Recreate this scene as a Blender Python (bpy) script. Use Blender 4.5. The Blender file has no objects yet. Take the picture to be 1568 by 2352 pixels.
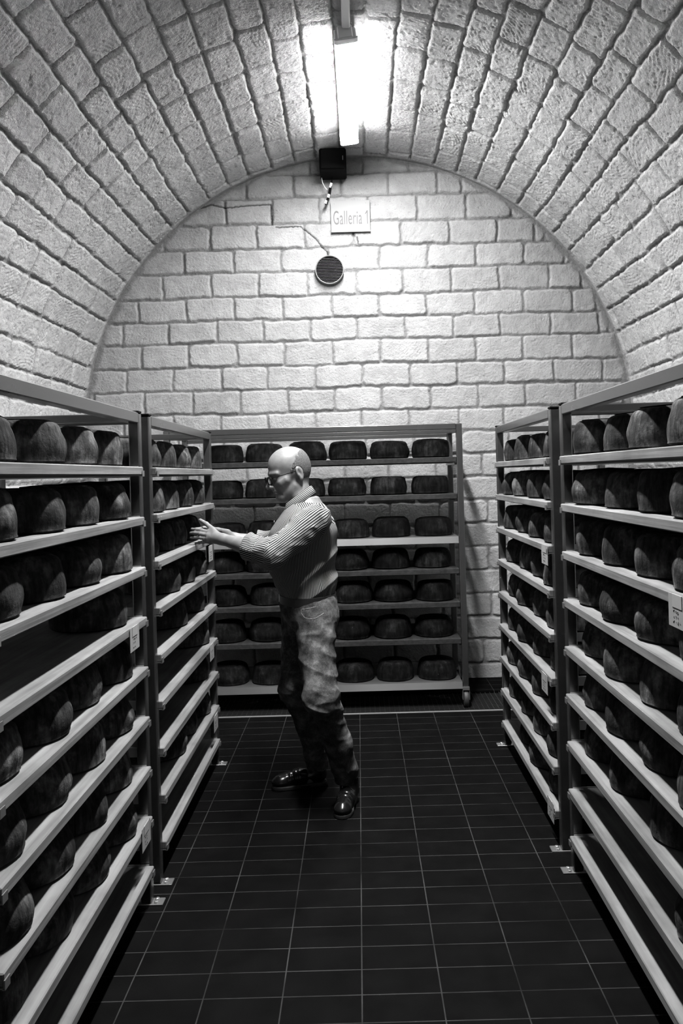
import bpy, math, random
import numpy as np
from mathutils import Vector, Matrix

PI = math.pi
S = bpy.context.scene
COL = S.collection

# ------------------------------------------------------------------ camera, world, exposure
cam_d = bpy.data.cameras.new('camera')
cam = bpy.data.objects.new('camera', cam_d)
COL.objects.link(cam)
cam_d.sensor_fit = 'VERTICAL'
cam_d.sensor_height = 36.0
cam_d.sensor_width = 24.0
cam_d.lens = 36.0 * 1829.0 / 2352.0
cam_d.shift_x = -38.0 / 2352.0
cam_d.shift_y = -86.0 / 2352.0
cam_d.clip_start = 0.02
cam.matrix_world = Matrix.Translation((0, 0, 1.58)) @ Matrix.Rotation(PI / 2, 4, 'X') @ Matrix.Rotation(math.radians(-1.55), 4, 'Z')
S.camera = cam

wd = bpy.data.worlds.new('world')
S.world = wd
wd.use_nodes = True
wd.node_tree.nodes['Background'].inputs['Color'].default_value = (0, 0, 0, 1)
wd.node_tree.nodes['Background'].inputs['Strength'].default_value = 0.0

S.view_settings.view_transform = 'Standard'
S.view_settings.look = 'None'
S.view_settings.gamma = 1.0
S.view_settings.use_curve_mapping = False
S.view_settings.exposure = 3.95
LAMP_STRENGTH = 17.0
NEAR_LAMP = 3.0
S.cycles.max_bounces = 6
S.cycles.diffuse_bounces = 2
S.cycles.glossy_bounces = 2
S.cycles.sample_clamp_indirect = 4.0
S.cycles.use_denoising = True
S.cycles.caustics_reflective = False
S.cycles.caustics_refractive = False

# ------------------------------------------------------------------ node helpers
def mat(name):
    m = bpy.data.materials.new(name)
    m.use_nodes = True
    nt = m.node_tree
    return m, nt, nt.nodes['Principled BSDF']

def grey(v):
    return (v, v, v, 1.0)

def nd(nt, typ, **kw):
    n = nt.nodes.new(typ)
    for k, v in kw.items():
        if k in n.inputs:
            n.inputs[k].default_value = v
        else:
            setattr(n, k, v)
    return n

def ramp(nt, fac, stops):
    r = nt.nodes.new('ShaderNodeValToRGB')
    els = r.color_ramp.elements
    while len(els) < len(stops):
        els.new(0.5)
    for e, (p, v) in zip(els, stops):
        e.position = p
        e.color = grey(v)
    nt.links.new(fac, r.inputs['Fac'])
    return r.outputs['Color']

def mathn(nt, op, a, b=None, c=None):
    n = nt.nodes.new('ShaderNodeMath')
    n.operation = op
    for i, x in enumerate((a, b, c)):
        if x is None:
            continue
        if isinstance(x, (int, float)):
            n.inputs[i].default_value = x
        else:
            nt.links.new(x, n.inputs[i])
    return n.outputs[0]

def noise(nt, scale, detail=4, rough=0.55, vec=None, mapscale=None, obj=True):
    if vec is None:
        tc = nt.nodes.new('ShaderNodeTexCoord')
        vec = tc.outputs['Object']
    if mapscale:
        mp = nt.nodes.new('ShaderNodeMapping')
        mp.inputs['Scale'].default_value = mapscale
        nt.links.new(vec, mp.inputs['Vector'])
        vec = mp.outputs['Vector']
    n = nd(nt, 'ShaderNodeTexNoise', Scale=scale, Detail=detail, Roughness=rough)
    nt.links.new(vec, n.inputs['Vector'])
    return n.outputs['Fac']

def objvec(nt):
    """object coordinates shifted by the object's own random number, so that copies differ"""
    tc = nt.nodes.new('ShaderNodeTexCoord')
    oi = nt.nodes.new('ShaderNodeObjectInfo')
    sc = mathn(nt, 'MULTIPLY', oi.outputs['Random'], 37.0)
    va = nt.nodes.new('ShaderNodeVectorMath')
    va.operation = 'ADD'
    nt.links.new(tc.outputs['Object'], va.inputs[0])
    nt.links.new(sc, va.inputs[1])
    return va.outputs[0], oi.outputs['Random']

def bump(nt, bsdf, h, strength=0.3, dist=0.01):
    b = nd(nt, 'ShaderNodeBump', Strength=strength, Distance=dist)
    nt.links.new(h, b.inputs['Height'])
    nt.links.new(b.outputs['Normal'], bsdf.inputs['Normal'])

def simple(name, v, rough=0.6, metal=0.0, spec=None):
    m, nt, b = mat(name)
    b.inputs['Base Color'].default_value = grey(v)
    b.inputs['Roughness'].default_value = rough
    b.inputs['Metallic'].default_value = metal
    if spec is not None:
        b.inputs['Specular IOR Level'].default_value = spec
    return m

# ------------------------------------------------------------------ materials
def make_stone():
    m, nt, b = mat('tufa_stone')
    at = nd(nt, 'ShaderNodeAttribute', attribute_name='mortar')
    sep = nt.nodes.new('ShaderNodeSeparateColor')
    nt.links.new(at.outputs['Color'], sep.inputs[0])
    mort, tone, crack = sep.outputs[0], sep.outputs[1], sep.outputs[2]
    n1 = noise(nt, 9.0, 6, 0.62)
    n2 = noise(nt, 130.0, 3, 0.7)
    stone = ramp(nt, n1, [(0.3, 0.36), (0.7, 0.50)])
    pits = ramp(nt, n2, [(0.30, 0.55), (0.42, 1.0)])
    mx = nd(nt, 'ShaderNodeMix', data_type='RGBA', blend_type='MULTIPLY')
    mx.inputs[0].default_value = 1.0
    nt.links.new(stone, mx.inputs[6])
    nt.links.new(pits, mx.inputs[7])
    mx2 = nd(nt, 'ShaderNodeMix', data_type='RGBA', blend_type='MIX')
    nt.links.new(mort, mx2.inputs[0])
    nt.links.new(mx.outputs[2], mx2.inputs[6])
    mc = ramp(nt, noise(nt, 40.0, 4, 0.6), [(0.3, 0.15), (0.75, 0.30)])
    nt.links.new(mc, mx2.inputs[7])
    fac = mathn(nt, 'MULTIPLY', tone, mathn(nt, 'SUBTRACT', 1.0, mathn(nt, 'MULTIPLY', crack, 0.92)))
    sc = nd(nt, 'ShaderNodeVectorMath', operation='SCALE')
    nt.links.new(mx2.outputs[2], sc.inputs[0])
    nt.links.new(fac, sc.inputs['Scale'])
    nt.links.new(sc.outputs[0], b.inputs['Base Color'])
    b.inputs['Roughness'].default_value = 0.95
    b.inputs['Specular IOR Level'].default_value = 0.1
    hh = mathn(nt, 'ADD', noise(nt, 170.0, 3, 0.65), mathn(nt, 'MULTIPLY', noise(nt, 60.0, 3, 0.6), 1.6))
    bump(nt, b, hh, 0.75, 0.006)
    return m

def make_floor_mat():
    m, nt, b = mat('dark_floor_tile')
    tc = nt.nodes.new('ShaderNodeTexCoord')
    mp = nt.nodes.new('ShaderNodeMapping')
    # joints fall on X = -0.032 + k 0.2415 and Y = 3.284 + k 0.1239
    mp.inputs['Location'].default_value = (0.032 - 0.0015 + 0.2415 * 20, -3.284 - 0.0015 + 0.1239 * 60, 0)
    nt.links.new(tc.outputs['Object'], mp.inputs['Vector'])
    br = nd(nt, 'ShaderNodeTexBrick', offset=0.0, squash=1.0)
    br.inputs['Scale'].default_value = 1.0
    br.inputs['Mortar Size'].default_value = 0.0024
    br.inputs['Mortar Smooth'].default_value = 0.3
    br.inputs['Bias'].default_value = 0.0
    br.inputs['Brick Width'].default_value = 0.2415
    br.inputs['Row Height'].default_value = 0.1239
    br.inputs['Color1'].default_value = grey(0.030)
    br.inputs['Color2'].default_value = grey(0.038)
    br.inputs['Mortar'].default_value = grey(0.2)
    nt.links.new(mp.outputs['Vector'], br.inputs['Vector'])
    # grime fills the grout in patches
    wear = ramp(nt, noise(nt, 2.6, 4, 0.6), [(0.36, 0.15), (0.62, 1.0)])
    f = mathn(nt, 'MULTIPLY', br.outputs['Fac'], wear)
    tile = ramp(nt, noise(nt, 7.0, 6, 0.65), [(0.3, 0.0015), (0.7, 0.0032)])
    mx = nd(nt, 'ShaderNodeMix', data_type='RGBA', blend_type='MIX')
    nt.links.new(f, mx.inputs[0])
    nt.links.new(tile, mx.inputs[6])
    mx.inputs[7].default_value = grey(0.033)
    nt.links.new(mx.outputs[2], b.inputs['Base Color'])
    b.inputs['Roughness'].default_value = 0.7
    b.inputs['Specular IOR Level'].default_value = 0.02
    bump(nt, b, mathn(nt, 'SUBTRACT', noise(nt, 220.0, 2, 0.5), mathn(nt, 'MULTIPLY', br.outputs['Fac'], 0.8)), 0.2, 0.003)
    return m

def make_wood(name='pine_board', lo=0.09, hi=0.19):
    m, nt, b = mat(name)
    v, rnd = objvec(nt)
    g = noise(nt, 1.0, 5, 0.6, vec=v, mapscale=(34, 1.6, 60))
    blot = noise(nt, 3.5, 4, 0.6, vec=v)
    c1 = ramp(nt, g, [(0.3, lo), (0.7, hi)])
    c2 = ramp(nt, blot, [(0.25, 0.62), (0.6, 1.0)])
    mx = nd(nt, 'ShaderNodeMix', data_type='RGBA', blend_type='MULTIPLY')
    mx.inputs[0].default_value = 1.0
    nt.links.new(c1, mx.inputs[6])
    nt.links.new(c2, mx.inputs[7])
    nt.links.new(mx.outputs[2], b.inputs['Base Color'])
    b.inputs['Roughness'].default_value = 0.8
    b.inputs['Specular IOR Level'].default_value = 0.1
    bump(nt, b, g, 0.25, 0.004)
    return m

def make_rind(name='cheese_rind', k=1.0):
    m, nt, b = mat(name)
    v, rnd = objvec(nt)
    n1 = noise(nt, 11.0, 6, 0.65, vec=v)
    n2 = noise(nt, 1.0, 4, 0.65, vec=v, mapscale=(60, 60, 9))
    base = ramp(nt, n1, [(0.30, 0.008), (0.52, 0.028), (0.74, 0.11)])
    st = ramp(nt, n2, [(0.34, 0.45), (0.68, 1.6)])
    mx = nd(nt, 'ShaderNodeMix', data_type='RGBA', blend_type='MULTIPLY')
    mx.inputs[0].default_value = 1.0
    nt.links.new(base, mx.inputs[6])
    nt.links.new(st, mx.inputs[7])
    sc = nd(nt, 'ShaderNodeVectorMath', operation='SCALE')
    nt.links.new(mx.outputs[2], sc.inputs[0])
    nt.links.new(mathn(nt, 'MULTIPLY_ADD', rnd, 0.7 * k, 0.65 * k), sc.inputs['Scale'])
    nt.links.new(sc.outputs[0], b.inputs['Base Color'])
    b.inputs['Roughness'].default_value = 0.85
    b.inputs['Specular IOR Level'].default_value = 0.05
    bump(nt, b, mathn(nt, 'ADD', noise(nt, 90.0, 4, 0.7, vec=v), n2), 0.5, 0.004)
    return m

def make_steel(name, v, rough):
    m, nt, b = mat(name)
    n = noise(nt, 1.0, 2, 0.5, mapscale=(4, 4, 4))
    c = ramp(nt, n, [(0.3, v * 0.92), (0.7, v)])
    nt.links.new(c, b.inputs['Base Color'])
    b.inputs['Metallic'].default_value = 0.9
    r = nd(nt, 'ShaderNodeMapRange')
    r.inputs['To Min'].default_value = rough * 0.95
    r.inputs['To Max'].default_value = rough * 1.05
    nt.links.new(n, r.inputs['Value'])
    nt.links.new(r.outputs[0], b.inputs['Roughness'])
    return m

def make_skin():
    m, nt, b = mat('skin')
    c = ramp(nt, noise(nt, 38.0, 4, 0.6), [(0.3, 0.105), (0.7, 0.15)])
    nt.links.new(c, b.inputs['Base Color'])
    b.inputs['Roughness'].default_value = 0.48
    b.inputs['Specular IOR Level'].default_value = 0.4
    bump(nt, b, noise(nt, 300.0, 3, 0.6), 0.12, 0.002)
    return m

def make_shirt():
    m, nt, b = mat('striped_shirt_cloth')
    at = nd(nt, 'ShaderNodeAttribute', attribute_name='stripe')
    t = mathn(nt, 'FRACT', mathn(nt, 'MULTIPLY', at.outputs['Fac'], 1.0 / 0.0082))
    d = mathn(nt, 'ABSOLUTE', mathn(nt, 'SUBTRACT', t, 0.5))
    c = ramp(nt, d, [(0.23, 0.012), (0.30, 0.24)])
    nt.links.new(c, b.inputs['Base Color'])
    b.inputs['Roughness'].default_value = 0.9
    b.inputs['Specular IOR Level'].default_value = 0.1
    bump(nt, b, noise(nt, 500.0, 2, 0.5), 0.15, 0.002)
    return m

def make_denim():
    m, nt, b = mat('faded_denim')
    n = noise(nt, 13.0, 6, 0.72)
    w = noise(nt, 1.0, 2, 0.5, mapscale=(500, 500, 160))
    c = ramp(nt, mathn(nt, 'MULTIPLY_ADD', w, 0.25, mathn(nt, 'MULTIPLY', n, 0.8)), [(0.40, 0.022), (0.52, 0.06), (0.66, 0.15)])
    nt.links.new(c, b.inputs['Base Color'])
    b.inputs['Roughness'].default_value = 0.9
    b.inputs['Specular IOR Level'].default_value = 0.08
    bump(nt, b, w, 0.25, 0.002)
    return m

def make_emit(name, strength):
    m, nt, b = mat(name)
    b.inputs['Base Color'].default_value = grey(0.8)
    b.inputs['Emission Color'].default_value = grey(1.0)
    b.inputs['Emission Strength'].default_value = strength
    return m

def make_glass():
    m, nt, b = mat('lens_glass')
    b.inputs['Base Color'].default_value = grey(0.95)
    b.inputs['Roughness'].default_value = 0.02
    b.inputs['Transmission Weight'].default_value = 1.0
    b.inputs['IOR'].default_value = 1.1
    return m

def make_hair():
    m, nt, b = mat('cropped_hair')
    c = ramp(nt, noise(nt, 260.0, 3, 0.7), [(0.38, 0.018), (0.66, 0.10)])
    nt.links.new(c, b.inputs['Base Color'])
    b.inputs['Roughness'].default_value = 0.8
    bump(nt, b, noise(nt, 420.0, 2, 0.6), 0.6, 0.003)
    return m

STONE = make_stone()
FLOOR = make_floor_mat()
WOOD = make_wood()
WOOD2 = make_wood('shaded_board', 0.016, 0.036)  # board copy with the low light at the back rack put into its colour
RIND = make_rind()
RIND2 = make_rind('shaded_cheese_rind', 0.22)  # rind copy darkened in colour to sit in the dim back rack
GALV = simple('galvanised_iron', 0.20, 0.5, 0.3)
STEEL = make_steel('rack_steel', 0.16, 0.27)
BRIGHT = make_steel('bright_zinc', 0.55, 0.28)
SKIN = make_skin()
SHIRT = make_shirt()
DENIM = make_denim()
GLASS = make_glass()
HAIR = make_hair()
DIFFUSER = make_emit('lit_diffuser', LAMP_STRENGTH)
DIFFUSER2 = make_emit('lit_diffuser_near', LAMP_STRENGTH * NEAR_LAMP)
ENAMEL = simple('white_enamel', 0.7, 0.4)
LAMPGREY = simple('grey_fitting', 0.24, 0.5)
BLACK = simple('black_plastic', 0.004, 0.8, 0.0, 0.05)
BELT = simple('black_leather', 0.012, 0.45)
SHOE = simple('polished_black_leather', 0.005, 0.2, 0.0, 0.35)
SOLE = simple('black_rubber', 0.012, 0.7)
PAPER = simple('card_paper', 0.18, 0.8)
SIGNW = simple('white_sign_plate', 0.25, 0.7, 0.0, 0.1)
FADED = simple('faded_sign_paint', 0.085, 0.7)
INK = simple('dark_ink', 0.05, 0.7)
THREAD = simple('pale_stitching', 0.26, 0.8)
PIT = simple('dark_drain_channel', 0.015, 0.8)
RUBBER = simple('dark_wheel_rubber', 0.03, 0.6)
VENTDARK = simple('dark_vent_slats', 0.05, 0.6)
WHITEP = simple('white_plastic', 0.75, 0.4)

# ------------------------------------------------------------------ object helpers
def props(o, label=None, cat=None, group=None, kind=None):
    if label: o['label'] = label
    if cat: o['category'] = cat
    if group: o['group'] = group
    if kind: o['kind'] = kind
    return o

def empty(name, loc=(0, 0, 0), rz=0.0):
    o = bpy.data.objects.new(name, None)
    o.location = loc
    o.rotation_euler = (0, 0, rz)
    o.empty_display_size = 0.1
    COL.objects.link(o)
    return o

class MB:
    """collects vertices and faces of one part"""
    def __init__(self):
        self.v = []
        self.f = []
    def add(self, vs, fs):
        n = len(self.v)
        self.v += [tuple(p) for p in vs]
        self.f += [tuple(i + n for i in f) for f in fs]
        return self
    def box(self, x0, x1, y0, y1, z0, z1, bev=0.0):
        if bev <= 0:
            vs = [(x, y, z) for x in (x0, x1) for y in (y0, y1) for z in (z0, z1)]
            fs = [(0, 1, 3, 2), (4, 6, 7, 5), (0, 4, 5, 1), (2, 3, 7, 6), (0, 2, 6, 4), (1, 5, 7, 3)]
            return self.add(vs, fs)
        b = bev
        vs = []
        idx = {}
        X, Y, Z = (x0, x1), (y0, y1), (z0, z1)
        sg = (1, -1)
        for i in (0, 1):
            for j in (0, 1):
                for k in (0, 1):
                    for ax in range(3):
                        p = [X[i] + sg[i] * b, Y[j] + sg[j] * b, Z[k] + sg[k] * b]
                        p[ax] = (X, Y, Z)[ax][(i, j, k)[ax]]
                        idx[(i, j, k, ax)] = len(vs)
                        vs.append(tuple(p))
        fs = []
        for i in (0, 1):
            fs.append([idx[(i, j, k, 0)] for j, k in ((0, 0), (1, 0), (1, 1), (0, 1))])
            fs.append([idx[(j, i, k, 1)] for j, k in ((0, 0), (1, 0), (1, 1), (0, 1))])
            fs.append([idx[(j, k, i, 2)] for j, k in ((0, 0), (1, 0), (1, 1), (0, 1))])
        for i in (0, 1):
            for j in (0, 1):
                fs.append([idx[(i, j, 0, 0)], idx[(i, j, 1, 0)], idx[(i, j, 1, 1)], idx[(i, j, 0, 1)]])
                fs.append([idx[(i, 0, j, 0)], idx[(i, 1, j, 0)], idx[(i, 1, j, 2)], idx[(i, 0, j, 2)]])
                fs.append([idx[(0, i, j, 1)], idx[(1, i, j, 1)], idx[(1, i, j, 2)], idx[(0, i, j, 2)]])
                for k in (0, 1):
                    fs.append([idx[(i, j, k, 0)], idx[(i, j, k, 1)], idx[(i, j, k, 2)]])
        return self.add(vs, fs)
    def tube(self, pts, r, n=8, cap=True, closed=False):
        pts = [Vector(p) for p in pts]
        m = len(pts)
        rs = r if isinstance(r, (list, tuple)) else [r] * m
        vs = []
        ref = None
        for i, p in enumerate(pts):
            a = pts[i - 1] if (i > 0 or closed) else pts[i]
            c = pts[(i + 1) % m] if (i < m - 1 or closed) else pts[i]
            t = (c - a).normalized()
            if ref is None:
                ref = Vector((0, 0, 1)) if abs(t.z) < 0.9 else Vector((1, 0, 0))
            u = t.cross(ref).normalized()
            w = u.cross(t).normalized()
            ref = w
            for k in range(n):
                an = 2 * PI * k / n
                vs.append(p + rs[i] * (math.cos(an) * u + math.sin(an) * w))
        fs = []
        for i in range(m if closed else m - 1):
            j = (i + 1) % m
            for k in range(n):
                fs.append((i * n + k, i * n + (k + 1) % n, j * n + (k + 1) % n, j * n + k))
        if cap and not closed:
            fs.append(tuple(range(n))[::-1])
            fs.append(tuple((m - 1) * n + k for k in range(n)))
        return self.add(vs, fs)
    def lathe(self, prof, n=32, c=(0, 0, 0)):
        vs, fs = [], []
        for r, z in prof:
            for k in range(n):
                a = 2 * PI * k / n
                vs.append((c[0] + r * math.cos(a), c[1] + r * math.sin(a), c[2] + z))
        m = len(prof)
        for i in range(m - 1):
            for k in range(n):
                fs.append((i * n + k, i * n + (k + 1) % n, (i + 1) * n + (k + 1) % n, (i + 1) * n + k))
        fs.append(tuple(range(n))[::-1])
        fs.append(tuple((m - 1) * n + k for k in range(n)))
        return self.add(vs, fs)
    def xf(self, M):
        self.v = [tuple(M @ Vector(p)) for p in self.v]
        return self
    def mesh(self, name, smooth=False):
        me = bpy.data.meshes.new(name)
        me.from_pydata(self.v, [], self.f)
        me.validate()
        import bmesh
        bm = bmesh.new()
        bm.from_mesh(me)
        bmesh.ops.recalc_face_normals(bm, faces=bm.faces)
        bm.to_mesh(me)
        bm.free()
        if smooth:
            me.polygons.foreach_set('use_smooth', [True] * len(me.polygons))
            try:
                me.set_sharp_from_angle(angle=math.radians(40))
            except Exception:
                pass
        return me
    def build(self, name, m, parent=None, smooth=False):
        return link(name, self.mesh(name, smooth), m, parent)

def link(name, me, m, parent=None):
    o = bpy.data.objects.new(name, me)
    if m is not None and not me.materials:
        me.materials.append(m)
    COL.objects.link(o)
    if parent is not None:
        o.parent = parent
    return o

def np_mesh(name, V, F, smooth=True):
    me = bpy.data.meshes.new(name)
    V = np.ascontiguousarray(V, np.float32)
    F = np.ascontiguousarray(F, np.int32)
    k = F.shape[1]
    me.vertices.add(len(V))
    me.vertices.foreach_set('co', V.ravel())
    me.loops.add(F.size)
    me.loops.foreach_set('vertex_index', F.ravel())
    me.polygons.add(len(F))
    me.polygons.foreach_set('loop_start', np.arange(0, F.size, k, dtype=np.int32))
    try:
        me.polygons.foreach_set('loop_total', np.full(len(F), k, np.int32))
    except Exception:
        pass
    me.polygons.foreach_set('use_smooth', np.full(len(F), smooth))
    me.update(calc_edges=True)
    me.validate()
    return me

# ------------------------------------------------------------------ noise in numpy
_R = np.random.RandomState(7)
_LAT3 = _R.rand(48, 48, 48).astype(np.float32)
_LAT2 = _R.rand(256, 256).astype(np.float32)

def vn2(u, v, seed=0):
    u = u + seed * 17.31
    v = v + seed * 9.77
    iu = np.floor(u).astype(np.int64); iv = np.floor(v).astype(np.int64)
    fu = u - iu; fv = v - iv
    fu = fu * fu * (3 - 2 * fu); fv = fv * fv * (3 - 2 * fv)
    a = _LAT2[iu % 256, iv % 256]; b = _LAT2[(iu + 1) % 256, iv % 256]
    c = _LAT2[iu % 256, (iv + 1) % 256]; d = _LAT2[(iu + 1) % 256, (iv + 1) % 256]
    return (a * (1 - fu) + b * fu) * (1 - fv) + (c * (1 - fu) + d * fu) * fv

def fbm2(u, v, oct=3, seed=0):
    s = 0; a = 0.5; t = 0
    for i in range(oct):
        s = s + a * vn2(u * 2 ** i, v * 2 ** i, seed + i * 3)
        t += a; a *= 0.55
    return s / t - 0.5

def vn3(P, scale, seed=0):
    """value noise, centred on 0, scale may be a triple"""
    Q = P * np.asarray(scale, np.float32) + seed * 7.13
    I = np.floor(Q).astype(np.int64)
    Fr = Q - I
    Fr = Fr * Fr * (3 - 2 * Fr)
    I0 = I % 48; I1 = (I + 1) % 48
    out = 0
    for i in (0, 1):
        wx = Fr[:, 0] if i else 1 - Fr[:, 0]
        ix = I1[:, 0] if i else I0[:, 0]
        for j in (0, 1):
            wy = Fr[:, 1] if j else 1 - Fr[:, 1]
            iy = I1[:, 1] if j else I0[:, 1]
            for k in (0, 1):
                wz = Fr[:, 2] if k else 1 - Fr[:, 2]
                iz = I1[:, 2] if k else I0[:, 2]
                out = out + wx * wy * wz * _LAT3[ix, iy, iz]
    return out - 0.5

def sstep(a, b, x):
    t = np.clip((x - a) / (b - a), 0, 1)
    return t * t * (3 - 2 * t)

# ------------------------------------------------------------------ block masonry
def masonry(U, V, rows, joints, seed, deep=0.016, jw=0.007, rough=1.0, ujw=1.0):
    """U runs along the courses, V across them; returns relief, mortar mask, tone"""
    rs = np.random.RandomState(seed)
    Uw = U + fbm2(U / 0.05, V / 0.05, 3, seed) * 0.020 + fbm2(U / 0.4, V / 0.4, 2, seed + 5) * 0.02
    Vw = V + fbm2(U / 0.06, V / 0.05, 3, seed + 2) * 0.020 + fbm2(U / 0.5, V / 0.4, 2, seed + 7) * 0.02
    H = np.zeros_like(U); M = np.ones_like(U); T = np.full_like(U, 0.95)
    ri = np.searchsorted(rows, Vw) - 1
    base = fbm2(U / 0.06, V / 0.06, 3, seed + 11) * 0.006 * rough + fbm2(U / 0.011, V / 0.011, 2, seed + 13) * 0.0036 * rough
    pits = np.clip(fbm2(U / 0.014, V / 0.014, 2, seed + 17) - 0.16, 0, 1) * -0.022 * rough
    for r in range(len(rows) - 1):
        mk = np.nonzero(ri == r)[0]
        if len(mk) == 0:
            continue
        js = joints[r]
        u = Uw[mk]; v = Vw[mk]
        j = np.clip(np.searchsorted(js, u) - 1, 0, len(js) - 2)
        nb = len(js) - 1
        lo = js[j]; hi = js[j + 1]
        uc = (lo + hi) / 2; hu = (hi - lo) / 2
        vc = (rows[r] + rows[r + 1]) / 2; hv = (rows[r + 1] - rows[r]) / 2
        jwb = (jw * ujw * (0.6 + 0.9 * rs.rand(nb)))[j]
        jwv = (jw * (0.4 + 1.5 * rs.rand(nb) ** 1.5))[j]
        rc = (0.012 + 0.035 * rs.rand(nb) ** 3)[j]
        tn = (0.86 + 0.14 * rs.rand(nb) ** 0.6)[j]
        off = ((rs.rand(nb) - 0.5) * 0.010)[j]
        tu = ((rs.rand(nb) - 0.5) * 0.03)[j]
        tv = ((rs.rand(nb) - 0.5) * 0.06)[j]
        du = hu - np.abs(u - uc) - jwb
        dv = hv - np.abs(v - vc) - jwv
        a = rc - du; b = rc - dv
        d = np.where((a > 0) & (b > 0), rc - np.hypot(a, b), np.minimum(du, dv))
        k = sstep(-0.001, 0.013, d)
        # saw and pick marks: arcs about a centre away from the block
        ang = (rs.rand(nb) * 2 * PI)[j]
        dist = (0.18 + 0.4 * rs.rand(nb))[j]
        has = (rs.rand(nb) < 0.6)[j]
        rad = np.hypot(u - uc - dist * np.cos(ang), v - vc - dist * np.sin(ang))
        marks = np.sin(2 * PI * rad / 0.021) * 0.0013 * has * sstep(0.42, 0.62, vn2(u / 0.09, v / 0.07, seed + 23))
        H[mk] = k * (deep + off + tu * (u - uc) + tv * (v - vc) + marks * rough + pits[mk])
        M[mk] = 1 - sstep(-0.003, 0.005, d)
        T[mk] = tn
    H += base
    return H, M, T

def grid_faces(nu, nv, keep=None):
    i = np.arange(nu - 1)[:, None] * nv + np.arange(nv - 1)[None, :]
    F = np.stack([i, i + nv, i + nv + 1, i + 1], -1).reshape(-1, 4)
    if keep is not None:
        F = F[keep[F].all(1)]
    return F

def stone_mesh(name, V, F, M, T, C=None):
    me = np_mesh(name, V, F)
    at = me.color_attributes.new('mortar', 'FLOAT_COLOR', 'POINT')
    col = np.zeros((len(me.vertices), 4), np.float32)
    col[:, 0] = M; col[:, 1] = T; col[:, 3] = 1
    if C is not None:
        col[:, 2] = C
    at.data.foreach_set('color', col.ravel())
    o = link(name, me, STONE)
    o['kind'] = 'structure'
    return o

# the vault: half circle of radius 2.10 about (0.02, 1.92), axis along Y; the back wall stands at Y = 6.10
CX, CZ, RV, YB = 0.02, 1.92, 2.10, 6.10
YFRONT = -2.2

def vault_joints(nrow, y0, y1, seed, L=0.36):
    rs = np.random.RandomState(seed)
    out = []
    for r in range(nrow):
        s = y0 - L * (0.5 * (r % 2) + 0.25 * rs.rand())
        js = [s]
        while js[-1] < y1 + L:
            js.append(js[-1] + L * (0.86 + 0.28 * rs.rand()))
        out.append(np.array(js))
    return out

def build_vault():
    n_course = 37
    arc = PI * RV
    rs = np.random.RandomState(3)
    rows = np.linspace(0, arc, n_course + 1)
    rows[1:-1] += (rs.rand(n_course - 1) - 0.5) * 0.022
    rows[0] -= 0.05; rows[-1] += 0.05
    joints = vault_joints(n_course, YFRONT - 0.5, YB, 11)
    def strip(y0, y1, step, step_s):
        ns = int(arc / step_s) + 1
        ny = int((y1 - y0) / step) + 1
        s = np.linspace(0, arc, ns); y = np.linspace(y0, y1, ny)
        Sg, Yg = [a.ravel() for a in np.meshgrid(s, y, indexing='ij')]
        H, M, T = masonry(Yg, Sg, rows, joints, 41, deep=0.017, jw=0.0045, rough=1.5, ujw=1.5)
        edge = sstep(YB - 0.055, YB - 0.03, Yg + fbm2(Sg / 0.1, Yg / 0.1, 2, 3) * 0.03)   # mortar fillet against the back wall
        M = np.maximum(M, edge * 0.8)
        H = H * (1 - edge) + edge * 0.022
        th = PI - Sg / RV
        r = RV - H + 0.012
        V = np.stack([CX + r * np.cos(th), Yg, CZ + r * np.sin(th)], -1)
        return V, grid_faces(ns, ny), M, T
    V1, F1, M1, T1 = strip(YFRONT, 2.6, 0.02, 0.02)
    V2, F2, M2, T2 = strip(2.6, YB + 0.02, 0.0062, 0.0066)
    stone_mesh('ceiling', np.concatenate([V1, V2]), np.concatenate([F1, F2 + len(V1)]), np.concatenate([M1, M2]), np.concatenate([T1, T2]))

def build_side_wall(name, side):
    rows = np.arange(-0.03, CZ + 0.2, 0.178)
    joints = vault_joints(len(rows) - 1, YFRONT - 0.5, YB, 21 + side)
    y = np.arange(YFRONT, YB + 0.03, 0.013); z = np.linspace(0.0, CZ + 0.002, 150)
    Yg, Zg = [a.ravel() for a in np.meshgrid(y, z, indexing='ij')]
    H, M, T = masonry(Yg, Zg, rows, joints, 61 + side, deep=0.020, rough=1.1)
    X = CX + side * (RV - H + 0.012)
    stone_mesh(name, np.stack([X, Yg, Zg], -1), grid_faces(len(y), len(z)), M, T)

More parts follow.
